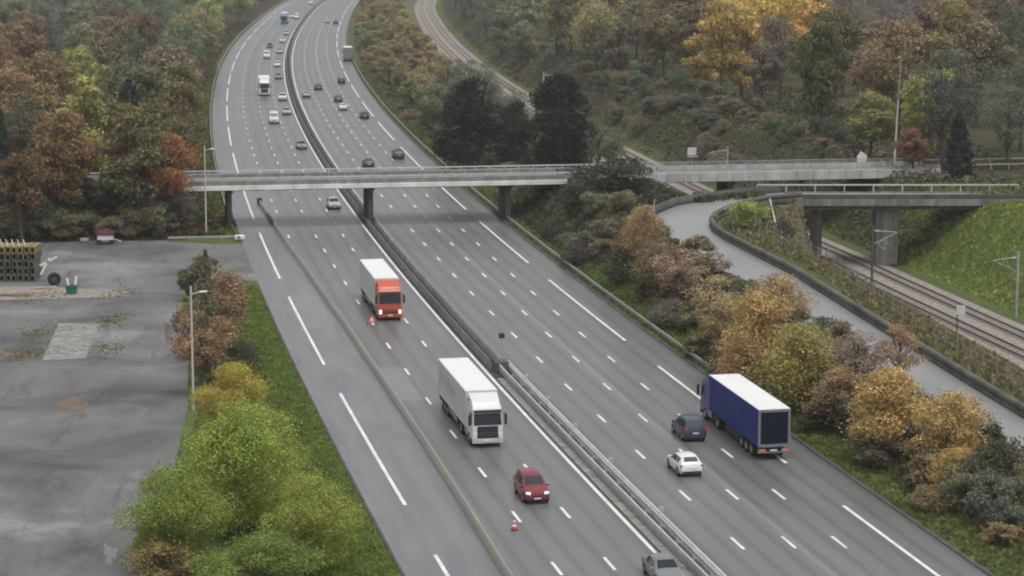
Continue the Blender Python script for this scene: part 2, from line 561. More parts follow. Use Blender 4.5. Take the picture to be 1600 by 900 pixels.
M['maroon'] = plain('maroon_cover', (0.10, 0.012, 0.028), 0.6)
M['lettergrey'] = plain('pale_graffiti', (0.55, 0.55, 0.54), 0.7)


def barrier_mat():
    m, nt, b = new_mat('barrier_steel_with_yellow')
    uv = nt.nodes.new('ShaderNodeUVMap')
    uv.uv_map = 'UVMap'
    mp = nt.nodes.new('ShaderNodeMapping')
    mp.inputs['Scale'].default_value = (3, 0.08, 1)
    L(nt, uv.outputs[0], mp.inputs[0])
    c = noise_ramp(nt, mp.outputs[0], 1.0, [(0.45, (0.27, 0.27, 0.265)), (0.55, (0.29, 0.285, 0.24)), (0.68, (0.37, 0.345, 0.22))], 3)
    L(nt, c, b.inputs['Base Color'])
    b.inputs['Roughness'].default_value = 0.6
    return m


M['yellowed'] = barrier_mat()


# ------------------------------------------------------------------ mesh helpers
def link(o, parent=None):
    COL.objects.link(o)
    if parent is not None:
        o.parent = parent
    return o


def from_bm(name, bm, mat, parent=None, smooth=None):
    me = bpy.data.meshes.new(name)
    bmesh.ops.recalc_face_normals(bm, faces=bm.faces)
    bm.to_mesh(me)
    bm.free()
    me.materials.append(mat)
    if smooth is not None:
        me.polygons.foreach_set('use_smooth', [True] * len(me.polygons))
        me.set_sharp_from_angle(angle=radians(smooth))
    return link(bpy.data.objects.new(name, me), parent)


def from_np(name, V, Fc, mat, parent=None, uv=None, smooth=False, linkit=True):
    V = np.asarray(V, np.float32)
    Fc = np.asarray(Fc, np.int32)
    k = Fc.shape[1]
    me = bpy.data.meshes.new(name)
    me.vertices.add(len(V))
    me.vertices.foreach_set('co', V.ravel())
    me.loops.add(Fc.size)
    me.loops.foreach_set('vertex_index', Fc.ravel())
    me.polygons.add(len(Fc))
    me.polygons.foreach_set('loop_start', np.arange(0, Fc.size, k, dtype=np.int32))
    me.polygons.foreach_set('loop_total', np.full(len(Fc), k, np.int32))
    if uv is not None:
        l = me.uv_layers.new(name='UVMap')
        l.data.foreach_set('uv', np.asarray(uv, np.float32)[Fc.ravel()].ravel())
    if smooth:
        me.polygons.foreach_set('use_smooth', np.ones(len(Fc), bool))
    me.update(calc_edges=True)
    me.validate()
    me.materials.append(mat)
    if not linkit:
        return me
    return link(bpy.data.objects.new(name, me), parent)


def tag(o, label=None, cat=None, group=None, kind=None):
    if label:
        o['label'] = label
    if cat:
        o['category'] = cat
    if group:
        o['group'] = group
    if kind:
        o['kind'] = kind
    return o


def thing(name, label, cat, loc=(0, 0, 0), rz=0.0, group=None):
    o = bpy.data.objects.new(name, None)
    o.empty_display_size = 0.5
    COL.objects.link(o)
    o.location = loc
    o.rotation_euler = (0, 0, rz)
    return tag(o, label, cat, group)


def copy_tree(o, parent=None):
    c = o.copy()
    COL.objects.link(c)
    if parent is not None:
        c.parent = parent
    for ch in list(o.children):
        copy_tree(ch, c)
    return c


def box(bm, c, s, rot=None):
    m = Matrix.Translation(c)
    if rot is not None:
        m = m @ rot
    m = m @ Matrix.Diagonal((s[0], s[1], s[2], 1))
    return bmesh.ops.create_cube(bm, size=1.0, matrix=m)['verts']


def bevel(bm, w, seg=2):
    bmesh.ops.bevel(bm, geom=list(bm.edges), offset=w, segments=seg, profile=0.6, affect='EDGES')


def tube(bm, p, q, r0, r1=None, n=8, caps=True):
    p, q = Vector(p), Vector(q)
    r1 = r0 if r1 is None else r1
    d = q - p
    m = Matrix.Translation((p + q) / 2) @ d.to_track_quat('Z', 'Y').to_matrix().to_4x4()
    bmesh.ops.create_cone(bm, cap_ends=caps, segments=n, radius1=r0, radius2=r1, depth=d.length, matrix=m)


def prism(bm, pts, x0, x1):
    """outline in (y, z) swept from x0 to x1"""
    a = [bm.verts.new((x0, y, z)) for y, z in pts]
    b = [bm.verts.new((x1, y, z)) for y, z in pts]
    bm.faces.new(a)
    bm.faces.new(b[::-1])
    for i in range(len(pts)):
        j = (i + 1) % len(pts)
        bm.faces.new((a[i], a[j], b[j], b[i]))


def quadface(bm, p):
    bm.faces.new([bm.verts.new(q) for q in p])


def sweep(name, prof, s0, s1, step, t0, mat, parent=None, z0=0.0, closed=True):
    """profile [(dt, z)] swept along the motorway; t0 may be a function of s"""
    ss = np.arange(s0, s1 + step * 0.5, step)
    tt = np.array([t0(s) if callable(t0) else t0 for s in ss])
    n = len(prof)
    V, UV = [], []
    for s, t in zip(ss, tt):
        zz = z0(s) if callable(z0) else z0
        for dt, z in prof:
            x, y = R(s, t + dt)
            V.append((x, y, z + zz))
            UV.append((dt + z, s))
    Fc = []
    for i in range(len(ss) - 1):
        for j in range(n if closed else n - 1):
            k = (j + 1) % n
            Fc.append((i * n + j, i * n + k, (i + 1) * n + k, (i + 1) * n + j))
    return from_np(name, V, Fc, mat, parent, UV)


# ------------------------------------------------------------------ the ground as one sheet
def build_ground():
    s_near = np.concatenate([np.arange(-200, 180, 2.0), np.arange(180, 460, 4.0), np.arange(460, 1240, 12.0), np.array([1300, 1500, 1900, 2600, 4000])])
    t_all = np.concatenate([np.array([-2500, -1200, -700, -450]), np.arange(-330, -90, 12.0), np.arange(-90, -17.0, 1.5), np.array([-10, 0, 10]), np.arange(17.5, 90, 0.75),
                            np.arange(90, 330, 10.0), np.array([450, 700, 1200, 2500])])
    S2, T2 = np.meshgrid(s_near, t_all, indexing='ij')
    Z = terrain(S2, T2)
    X, Y = R(S2.ravel(), T2.ravel())
    V = np.stack([X, Y, Z.ravel()], 1)
    ns, nt_ = S2.shape
    idx = np.arange(ns * nt_).reshape(ns, nt_)
    Fc = np.stack([idx[:-1, :-1], idx[:-1, 1:], idx[1:, 1:], idx[1:, :-1]], -1).reshape(-1, 4)
    o = from_np('ground', V, Fc, M['terrain'], uv=np.stack([T2.ravel(), S2.ravel()], 1), smooth=True)
    s, t = S2.ravel(), T2.ravel()
    rt = rail_t(s)
    earth = np.zeros(len(s))
    lit = np.zeros(len(s))
    bright = np.zeros(len(s))
    earth = np.maximum(earth, 0.75 * sstep(-13, -9, t - rt) * (1 - sstep(-5, -3, t - rt)))           # brown slope by the track
    earth = np.maximum(earth, 0.8 * ((t > 75) & (t < 84) & (s > 108) & (s < 190)))                    # pale path beyond the long bridge
    lit = np.maximum(lit, ((t < -19.5) & (s > 78.5) & ((s > 100) | (t < -24))) * 1.0)
    lit = np.maximum(lit, sstep(20.5, 23, t) * (1 - sstep(27, 29, t)) * 0.8)
    lit = np.maximum(lit, ((t > 21) & (t < rt - 7) & (s > 62)) * 0.75)
    lit = np.maximum(lit, ((t > rt + 8) & (s > 70)) * 0.7)
    lit = np.where((t > 75) & (t < 84) & (s > 108) & (s < 190), 0, lit)
    bright = np.maximum(bright, ((t > rt + 6) & (s < 70)) * 1.0)
    bright = np.maximum(bright, (t < 0) * 1.0)
    bright = np.maximum(bright, ((t > 36) & (t < 48) & (s > 30) & (s < 60)) * 1.0)
    ca = o.data.color_attributes.new('cover', 'FLOAT_COLOR', 'POINT')
    ca.data.foreach_set('color', np.stack([earth, lit, bright, np.ones(len(s))], 1).astype(np.float32).ravel())
    tag(o, kind='structure')


build_ground()


def strip(name, ta, tb, s0, s1, step, z, mat, kind='structure'):
    """flat sheet along the motorway between two offsets (numbers or functions of s)"""
    ss = np.arange(s0, s1 + 0.1, step)
    V, UV = [], []
    cols = 2
    for s in ss:
        a = ta(s) if callable(ta) else ta
        b = tb(s) if callable(tb) else tb
        zz = z(s) if callable(z) else z
        for t in np.linspace(a, b, cols):
            x, y = R(s, t)
            V.append((x, y, zz))
            UV.append((t, s))
    Fc = [(i * cols + j, i * cols + j + 1, (i + 1) * cols + j + 1, (i + 1) * cols + j) for i in range(len(ss) - 1) for j in range(cols - 1)]
    return tag(from_np(name, V, Fc, mat, uv=UV), kind=kind)


def poly_sheet(name, pts, z, mat, kind='structure'):
    bm = bmesh.new()
    vs = [bm.verts.new((x, y, z)) for x, y in pts]
    f = bm.faces.new(vs)
    bmesh.ops.triangulate(bm, faces=[f])
    o = from_bm(name, bm, mat)
    me = o.data
    if me.polygons[0].normal.z < 0:
        me.flip_normals()
    uvl = me.uv_layers.new(name='UVMap')
    for lp in me.loops:
        c = me.vertices[lp.vertex_index].co
        uvl.data[lp.index].uv = (c.x, c.y)
    return tag(o, kind=kind)


strip('motorway', lambda s: -18.0 - 0.5 * float(sstep(100, 170, s)), lambda s: 18.2, -140, 1240, 4, 0.0, M['road'])
# yard with its mouth onto the motorway, then the pale slab in it
yard_st = [(-150, -150), (-150, -33.5), (-90, -33.5), (-66, -33.4), (-46, -31.0), (-24, -28.8), (0, -27.6), (20, -26.8), (38, -26.2), (45, -25.2), (44, -18.6), (42, -17.5), (74, -17.5), (74.5, -22), (79, -28),
           (80, -38), (77, -60), (77, -150)]
poly_sheet('yard', [R(s, t) for s, t in yard_st], -0.004, M['yard'])


# painted markings: one sheet, 3 m dashes every 13 m, long shoulder dashes of 39 m every 52 m
M['patch'] = asphalt_mat('newer_asphalt', 0.19)
strip('road_patch', -11.0, -8.6, -24, -9, 3, 0.004, M['patch'])
strip('road_patch', -15.0, -12.2, 12, 34, 3, 0.004, M['patch'])


def build_markings():
    V, Fc = [], []

    def dash(a, b, t, w):
        n = max(1, int((b - a) / 6))
        for i in range(n):
            u0, u1 = a + (b - a) * i / n, a + (b - a) * (i + 1) / n
            k = len(V)
            for s, dt in ((u0, -w / 2), (u0, w / 2), (u1, w / 2), (u1, -w / 2)):
                x, y = R(s, t + dt)
                V.append((x, y, 0.008))
            Fc.append((k, k + 1, k + 2, k + 3))

    dash(-135, 1230, -1.16, 0.26)
    dash(-135, 1230, 1.16, 0.26)
    for k in range(-3, 24):
        dash(k * 52, k * 52 + 39, 14.99, 0.27)
        dash(k * 52 - 71.8 + 13, k * 52 - 71.8 + 52, -15.37, 0.27)
    for t, ph in ((-8.27, 1.6), (-4.70, 2.0), (-11.8, 2.0), (4.78, 5.0), (8.2, 4.6), (11.5, 4.0)):
        for k in range(-11, 60):
            a = ph + 13 * k - 1.5
            if t == -11.8 and a < 66:
                continue
            dash(a, a + 3.0, t, 0.22)
    tag(from_np('lane_markings', V, Fc, M['marking']), kind='structure')


build_markings()

# slip road with its hairpin up to the second bridge
def build_ramp():
    V, UV = [], []
    for (s0, t0), (s1, t1) in zip(RAMP_IN, RAMP_OUT):
        z = RAMP_Z[len(V) // 2]
        for s, t in ((s1, t1), (s0, t0)):
            x, y = R(s, t)
            V.append((x, y, z + 0.06))
            UV.append((t, s))
    Fc = [(2 * i, 2 * i + 1, 2 * i + 3, 2 * i + 2) for i in range(len(RAMP_IN) - 1)]
    tag(from_np('slip_road', V, Fc, M['lane'], uv=UV), kind='structure')
    return V


RAMP_V = build_ramp()

# railway bed
sweep_bed = sweep('railway_bed', [(-5.6, -0.35), (-4.6, 0.0), (4.6, 0.0), (5.6, -0.35)], -160, 1240, 8, lambda s: float(rail_t(s)), M['ballast'], z0=RAILZ, closed=False)
tag(sweep_bed, kind='structure')
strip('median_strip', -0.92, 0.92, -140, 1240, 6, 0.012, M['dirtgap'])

# ------------------------------------------------------------------ bridges
def concrete_piece(name, parent, mat, *boxes, bev=0.04):
    bm = bmesh.new()
    for c, s in boxes:
        box(bm, c, s)
    if bev:
        bevel(bm, bev, 1)
    return from_bm(name, bm, mat, parent)


def rail_on(parent, name, x0, x1, y, z, h, n_post, mat, bars=3, thick=0.05):
    """metal parapet along local x"""
    bm = bmesh.new()
    for i in range(bars):
        zz = z + h * (i + 1) / bars
        box(bm, ((x0 + x1) / 2, y, zz), (x1 - x0, thick, thick * (1.6 if i == bars - 1 else 1)))
    for i in range(n_post + 1):
        box(bm, (x0 + (x1 - x0) * i / n_post, y, z + h / 2), (thick, thick * 1.2, h - 0.02))
    return from_bm(name, bm, mat, parent)


def long_bridge():
    cx, cy = R(93.3, 0)
    root = thing('motorway_bridge', 'long pale concrete road bridge crossing the motorway and the railway, with steel railings', 'bridge', (cx, cy, 0), -head(93.3))
    x0, x1 = -46.0, 80.0
    zt = 5.75
    concrete_piece('deck', root, M['concrete'], (((x0 + x1) / 2, 0, zt - 0.16), (x1 - x0, 9.0, 0.30)), bev=0)
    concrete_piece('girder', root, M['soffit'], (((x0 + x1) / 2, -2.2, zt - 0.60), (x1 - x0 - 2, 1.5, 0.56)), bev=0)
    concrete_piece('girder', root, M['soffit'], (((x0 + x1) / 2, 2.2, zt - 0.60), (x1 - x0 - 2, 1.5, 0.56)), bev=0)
    for sgn in (-1, 1):
        yy = sgn * 4.72
        concrete_piece('fascia', root, M['facing'], (((x0 + 36) / 2, yy, zt - 0.27), (36 - x0, 0.44, 0.62)), bev=0.03)
        concrete_piece('parapet_wall', root, M['concrete'], (((x0 + 36) / 2, yy - sgn * 0.06, zt + 0.36), (36 - x0, 0.22, 0.63)), bev=0.02)
        rail_on(root, 'railing', x0, 36, yy - sgn * 0.06, zt + 0.68, 0.34, 40, M['palesteel'], 1, 0.10)
        # eastern part over the railway: deeper parapet of panels
        n = 19
        for i in range(n):
            a = 36.1 + (x1 - 36.1) * i / n
            b = 36.1 + (x1 - 36.1) * (i + 1) / n
            concrete_piece('parapet_panel', root, M['palecon'], (((a + b) / 2, yy, zt + 0.02), (b - a - 0.06, 0.26, 1.25)), bev=0.02)
        rail_on(root, 'railing', 36.1, x1, yy - sgn * 0.16, zt + 0.65, 0.5, 24, M['steel'], 2, 0.06)
        rail_on(root, 'guard_rail', x0, x1, sgn * 3.55, zt, 0.75, 40, M['steel'], 1, 0.09)
    strip_bm = bmesh.new()
    quadface(strip_bm, [(x0, -3.3, zt + 0.004), (x1, -3.3, zt + 0.004), (x1, 3.3, zt + 0.004), (x0, 3.3, zt + 0.004)])
    o = from_bm('carriageway', strip_bm, M['lane'], root)
    uvl = o.data.uv_layers.new(name='UVMap')
    for lp in o.data.loops:
        c = o.data.vertices[lp.vertex_index].co
        uvl.data[lp.index].uv = (c.x, c.y)
    # piers: slim walls under the deck
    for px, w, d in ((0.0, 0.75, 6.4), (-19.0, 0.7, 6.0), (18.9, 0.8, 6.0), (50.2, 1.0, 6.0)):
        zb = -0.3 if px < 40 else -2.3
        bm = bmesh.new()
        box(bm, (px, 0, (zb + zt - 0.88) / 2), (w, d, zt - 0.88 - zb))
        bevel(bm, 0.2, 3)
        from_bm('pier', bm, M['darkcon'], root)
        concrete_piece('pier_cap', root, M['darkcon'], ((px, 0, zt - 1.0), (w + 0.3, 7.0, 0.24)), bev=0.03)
    # sloped paving at the middle seat
    bm = bmesh.new()
    prism(bm, [(20.0, -0.2), (28.5, 4.4), (28.5, -0.4)], -4.2, 4.2)
    o = from_bm('slope_paving', bm, M['darkcon'], root)
    for v in o.data.vertices:
        v.co = (v.co.y, v.co.x, v.co.z)
    o.data.flip_normals()
    concrete_piece('abutment', root, M['darkcon'], ((29.6, 0, 2.6), (1.0, 8.6, 4.6)), bev=0)
    concrete_piece('abutment', root, M['darkcon'], ((76.5, 0, 3.0), (1.2, 8.6, 4.0)), bev=0)
    for y in (-3.55, 3.55):
        rail_on(root, 'guard_rail', x1 + .1, x1 + 26, y, zt + .2, 0.75, 10, M['steel'], 1, 0.10)


def abutment_block(root):
    pass


def second_bridge():
    """deck runs along world x, over the railway; slip road comes in at its west end"""
    root = thing('railway_bridge', 'short grey concrete bridge over the railway at the head of the slip road hairpin', 'bridge', (0, 284.2, 0))
    x0, x1, zt = 35.2, 63.5, 6.45
    concrete_piece('deck', root, M['old'], (((x0 + x1) / 2, 0, zt - 0.2), (x1 - x0, 7.4, 0.4)), bev=0)
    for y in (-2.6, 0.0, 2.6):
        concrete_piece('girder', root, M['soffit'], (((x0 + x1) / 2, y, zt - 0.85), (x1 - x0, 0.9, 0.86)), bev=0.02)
    for sgn in (-1, 1):
        concrete_piece('fascia', root, M['old'], (((x0 + x1) / 2, sgn * 3.9, zt - 0.28), (x1 - x0 + 0.6, 0.36, 0.82)), bev=0.03)
        if sgn > 0:
            rail_on(root, 'guard_rail', x0 - 4, x1 + 1, 3.75, zt + 0.14, 0.9, 9, M['palesteel'], 1, 0.10)
        else:
            concrete_piece('parapet_wall', root, M['darkcon'], (((x0 + x1) / 2, -3.86, zt + 0.44), (x1 - x0 + 0.4, 0.2, 0.6)), bev=0.02)
    bm = bmesh.new()
    quadface(bm, [(x0 - 1.5, -3.4, zt + 0.006), (x1, -3.4, zt + 0.006), (x1, 3.4, zt + 0.006), (x0 - 1.5, 3.4, zt + 0.006)])
    o = from_bm('carriageway', bm, M['lane'], root)
    uvl = o.data.uv_layers.new(name='UVMap')
    for lp in o.data.loops:
        c = o.data.vertices[lp.vertex_index].co
        uvl.data[lp.index].uv = (c.x, c.y)
    # main pier: thick wall with a graffito, and the slimmer one nearer the woods
    bm = bmesh.new()
    box(bm, (47.0, 0, 1.55), (2.9, 3.2, 7.3))
    bevel(bm, 0.25, 2)
    p = from_bm('pier', bm, M['old'], root)
    bm = bmesh.new()
    for k in range(14):
        a0, a1 = k * 0.38, (k + 1) * 0.38
        tube(bm, (46.6 + 0.55 * cos(a0), -1.62, 0.6 + 0.5 * sin(a0)), (46.6 + 0.55 * cos(a1), -1.62, 0.6 + 0.5 * sin(a1)), 0.06, n=5)
    from_bm('graffito', bm, M['lettergrey'], p)
    bm = bmesh.new()
    box(bm, (38.6, 2.4, 1.6), (1.4, 1.4, 7.4))
    bevel(bm, 0.2, 2)
    from_bm('pier', bm, M['old'], root)
    # west abutment and wing wall: shade put into dark concrete; leaning pale corner column
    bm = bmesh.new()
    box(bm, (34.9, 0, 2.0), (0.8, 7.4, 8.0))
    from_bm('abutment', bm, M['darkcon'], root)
    bm = bmesh.new()
    box(bm, (33.4, -3.95, 2.6), (3.2, 0.5, 6.9))
    from_bm('wing_wall', bm, M['darkcon'], root)
    bm = bmesh.new()
    vs = box(bm, (35.6, -4.05, 2.3), (0.75, 0.75, 8.9))
    for v in vs:
        if v.co.z < 0:
            v.co.x += 0.75
    from_bm('corner_column', bm, M['old'], root)
    bm = bmesh.new()
    box(bm, (62.0, 0, 4.6), (1.2, 7.6, 2.9))
    from_bm('abutment', bm, M['old'], root)
    bm = bmesh.new()
    prism(bm, [(0, 0), (8.6, 5.7), (8.6, 5.2), (0.4, -0.6)], -5.4, -1.2)
    o = from_bm('slope_paving', bm, M['old'], root)
    for v in o.data.vertices:
        v.co = (51.6 + v.co.y, v.co.x, v.co.z - 1.8)
    o.data.flip_normals()


long_bridge()
second_bridge()


# ------------------------------------------------------------------ walls, guard rails, kerbs along the roads
def polyline_wall(name, st, width, z_of, height, mat, parent=None):
    pts = [R(s, t) for s, t in st]
    V = []
    for i, (x, y) in enumerate(pts):
        a = pts[max(i - 1, 0)]
        b = pts[min(i + 1, len(pts) - 1)]
        dx, dy = b[0] - a[0], b[1] - a[1]
        l = math.hypot(dx, dy)
        nx, ny = -dy / l * width / 2, dx / l * width / 2
        z = z_of(*st[i])
        V += [(x + nx, y + ny, z - 0.4), (x + nx, y + ny, z + height), (x - nx, y - ny, z + height), (x - nx, y - ny, z - 0.4)]
    Fc = []
    for i in range(len(pts) - 1):
        for j in range(4):
            k = (j + 1) % 4
            Fc.append((i * 4 + j, i * 4 + k, (i + 1) * 4 + k, (i + 1) * 4 + j))
    Fc += [(0, 1, 2, 3), (len(V) - 4, len(V) - 3, len(V) - 2, len(V) - 1)]
    return from_np(name, V, Fc, mat, parent)


def ramp_surface(s, t):
    i = int(((RC[:, 0] - s) ** 2 + (RC[:, 1] - t) ** 2).argmin())
    return (float(RC[i, 2]) if s > 12 else float(ramp_z(s))) + 0.06


wall = thing('retaining_wall', 'low dark weathered wall along the railway side of the curving slip road', 'wall', (*R(-20, 35.5), 3.1))
inv = Matrix.Translation(-Vector(wall.location))
w1 = polyline_wall('wall_face', [(s, t + 0.28) for s, t in RAMP_IN], 0.4, ramp_surface, 0.45, M['mossy'], wall)
w1.data.transform(inv)
w2 = polyline_wall('coping', [(s, t + 0.28) for s, t in RAMP_IN], 0.5, lambda s, t: ramp_surface(s, t) + 0.855, 0.06, M['mossy'], wall)
w2.data.transform(inv)
w3 = thing('hairpin_wall', 'dark parapet wall round the outside of the slip road hairpin', 'wall', (*R(56, 34), 5.5))
w4 = polyline_wall('wall_face', [(s, t + (-0.25 if t < 36 else 0)) for s, t in RAMP_OUT[20:]], 0.35, ramp_surface, 0.95, M['darkcon'], w3)
w4.data.transform(Matrix.Translation(-Vector(w3.location)))

WB = [(-0.02, 0.45), (0.05, 0.50), (0.0, 0.56), (0.05, 0.62), (0.0, 0.68), (0.05, 0.74), (-0.02, 0.80), (-0.06, 0.80), (-0.06, 0.45)]


def guardrail(name, label, s0, s1, t, face, post_step=4.0, near=80.0, mat='steel'):
    root = thing(name, label, 'guard rail', (*R(s0, t(s0) if callable(t) else t), 0))
    tt = t if callable(t) else (lambda s: t)
    inv = root.matrix_world.inverted()
    inv = Matrix.Translation(-Vector(root.location))
    b = sweep('beam', [(dt * face, z) for dt, z in WB], s0, s1, 4, tt, M[mat], root)
    b.data.transform(inv)
    pm = None
    far = bmesh.new()
    n = 0
    for s in np.arange(s0 + 1, s1, post_step):
        x, y = R(s, tt(s) - face * 0.14)
        if s < near and n < 90:
            if pm is None:
                bm = bmesh.new()
                box(bm, (0, 0, 0.38), (0.10, 0.10, 0.80))
                o = from_bm('post', bm, M['darksteel'], root)
                pm = o.data
            else:
                o = link(bpy.data.objects.new('post', pm), root)
            o.location = Vector((x, y, 0)) - Vector(root.location)
            o.rotation_euler = (0, 0, -head(s))
            n += 1
        else:
            box(far, Vector((x, y, 0.38)) - Vector(root.location), (0.10, 0.10, 0.80))
    if len(far.verts):
        tag(from_bm('far_posts', far, M['darksteel'], root), kind='stuff')
    else:
        far.free()
    return root


guardrail('guardrail', 'long steel guard rail at the verge of the outbound carriageway', -22, 1200, 18.75, -1, near=250)
guardrail('guardrail', 'steel guard rail below the autumn forest beside the oncoming carriageway', 96, 1200, -18.9, 1, near=300, post_step=4)
# dark drain edge along the near part of the outbound shoulder
kb = sweep('kerb', [(-0.16, -0.05), (-0.16, 0.10), (0.16, 0.12), (0.16, -0.05)], -140, 300, 4, 18.28, M['darkcon'])
tag(kb, kind='structure')
kb2 = sweep('kerb', [(-0.1, -0.05), (-0.1, 0.07), (0.1, 0.07), (0.1, -0.05)], -140, 42, 4, -18.12, M['darkcon'])
tag(kb2, kind='structure')

# median: twin concrete barriers beyond the detector post, lattice of steel rails this side of it
med = thing('median_barrier', 'twin grey barrier walls down the middle of the motorway with a dark gap between', 'barrier', (*R(-12, 0), 0))
inv = Matrix.Translation(-Vector(med.location))
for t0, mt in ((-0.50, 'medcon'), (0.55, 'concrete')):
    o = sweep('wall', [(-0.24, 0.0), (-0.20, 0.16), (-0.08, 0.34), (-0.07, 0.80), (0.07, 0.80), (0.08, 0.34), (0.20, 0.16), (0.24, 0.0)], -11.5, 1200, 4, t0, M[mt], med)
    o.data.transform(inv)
    o = from_np('wall_end', [(*R(-11.45, t0 + dt), z) for dt, z in ((-0.24, 0.02), (0.24, 0.02), (0.08, 0.8), (-0.08, 0.8))], [(0, 1, 2, 3)], M['concrete'], med)
    o.data.transform(inv)
gr = thing('median_guardrail', 'pale steel double guard rail on bright posts between the carriageways, beside the red car', 'guard rail', (*R(-60, 0), 0))
inv = Matrix.Translation(-Vector(gr.location))
for t0, face in ((-0.05, -1), (0.85, 1)):
    o = sweep('beam', [(dt * face, z) for dt, z in WB], -140, -13.5, 4, t0, M['palesteel'], gr)
    o.data.transform(inv)
    o = sweep('lower_beam', [(dt * face, z - 0.36) for dt, z in WB], -140, -13.5, 4, t0, M['steel'], gr)
    o.data.transform(inv)
o = sweep('top_rail', [(-0.07, 0.76), (-0.07, 0.86), (0.07, 0.86), (0.07, 0.76)], -140, -13.5, 4, 0.98, M['palesteel'], gr)
o.data.transform(inv)
for s in np.arange(-138, -14, 4.0):
    bm = bmesh.new()
    x, y = R(s, 0.33)
    box(bm, (0, 0, 0.4), (0.09, 0.09, 0.8))
    box(bm, (0, 0, 0.62), (0.95, 0.05, 0.06))
    p = from_bm('spacer_post', bm, M['steel'], gr)
    p.location = Vector((x, y, 0)) - Vector(gr.location)
    p.rotation_euler = (0, 0, -head(s))
for s in (-88.5, -67.6, -53.0, -41.0, -30.5, -21):
    bm = bmesh.new()
    for dx in (-0.13, 0.13):
        tube(bm, (dx * 0.3, 0, 0.7), (dx, 0, 1.35), 0.035, n=6)
    box(bm, (0, 0, 1.25), (0.30, 0.05, 0.08))
    x, y = R(s, 0.98)
    p = from_bm('reflector_bracket', bm, M['palesteel'], gr)
    p.location = Vector((x, y, 0)) - Vector(gr.location)
    p.rotation_euler = (0, 0, -head(s))
pad = strip('median_gravel', -0.75, 0.95, -140, -13.0, 4, 0.018, M['concrete'])

# temporary barrier closing the entry lane


def tb_t(s):
    return float(np.interp(s, [-140, -76, -61, -40, -16, 13, 50, 80, 116], [-12.6, -11.75, -11.4, -11.1, -11.1, -11.25, -11.95, -12.8, -13.8]))


tb = thing('temporary_barrier', 'temporary barrier with faded yellow stripes closing off the outer lane', 'barrier', (*R(0, -11.2), 0))
inv = Matrix.Translation(-Vector(tb.location))
o = sweep('wall', [(-0.22, 0.0), (-0.22, 0.08), (-0.10, 0.22), (-0.07, 0.66), (0.07, 0.66), (0.10, 0.22), (0.22, 0.08), (0.22, 0.0)], -140, 114, 3, tb_t, M['yellowed'], tb)
o.data.transform(inv)
bm = bmesh.new()
x, y = R(114.6, tb_t(114.6))
box(bm, (0, 0, 0.45), (0.7, 0.9, 0.9))
bevel(bm, 0.1, 2)
o = from_bm('end_block', bm, M['black'], tb)
o.location = Vector((x, y, 0)) - Vector(tb.location)
o.rotation_euler = (0, 0, -head(114))

# ------------------------------------------------------------------ railway tracks
for dt, lab in ((-2.05, 'railway track on the ballast, the line nearer the motorway'), (2.05, 'railway track on the ballast, the line nearer the green bank')):
    x, y = R(40, float(rail_t(40)) + dt)
    tr = thing('railway_track', lab, 'railway track', (x, y, RAILZ))
    inv = Matrix.Translation(-Vector((x, y, RAILZ)))
    for g in (-0.72, 0.72):
        r = sweep('rail', [(-0.075, 0.10), (-0.05, 0.26), (0.05, 0.26), (0.075, 0.10)], -160, 1200, 6, lambda s: float(rail_t(s)) + dt + g, M['rail'], tr, z0=RAILZ)
        r.data.transform(inv)
    V, Fc = [], []
    for s in np.arange(-30, 420, 0.75 if True else 1):
        c = float(rail_t(s)) + dt
        k = len(V)
        for ds, ddt, z in ((-.13, -1.25, .02), (-.13, 1.25, .02), (.13, 1.25, .02), (.13, -1.25, .02), (-.11, -1.22, .12), (-.11, 1.22, .12), (.11, 1.22, .12), (.11, -1.22, .12)):
            xx, yy = R(s + ds, c + ddt)
            V.append((xx - x, yy - y, z))
        Fc += [(k + 4, k + 5, k + 6, k + 7), (k, k + 1, k + 5, k + 4), (k + 1, k + 2, k + 6, k + 5), (k + 2, k + 3, k + 7, k + 6), (k + 3, k, k + 4, k + 7)]
    tag(from_np('sleepers', V, Fc, M['sleeper'], tr), kind='stuff')

# ------------------------------------------------------------------ vehicles
def lerp(a, b, u):
    return Vector(a) * (1 - u) + Vector(b) * u


def patch(bm, p00, p10, p11, p01, i0=0.06, i1=0.94, j0=0.10, j1=0.92, off=0.012, n=3, flip=False):
    """a pane lying on the face p00-p10-p11-p01, drawn in from its edges and set proud of it"""
    nrm = (Vector(p10) - Vector(p00)).cross(Vector(p01) - Vector(p00)).normalized()
    if flip:
        nrm = -nrm
    g = []
    for b in range(2):
        row = []
        for a in range(n + 1):
            u = i0 + (i1 - i0) * a / n
            v = j0 if b == 0 else j1
            row.append(bm.verts.new(lerp(lerp(p00, p10, u), lerp(p01, p11, u), v) + nrm * off))
        g.append(row)
    for a in range(n):
        bm.faces.new((g[0][a], g[0][a + 1], g[1][a + 1], g[1][a]))


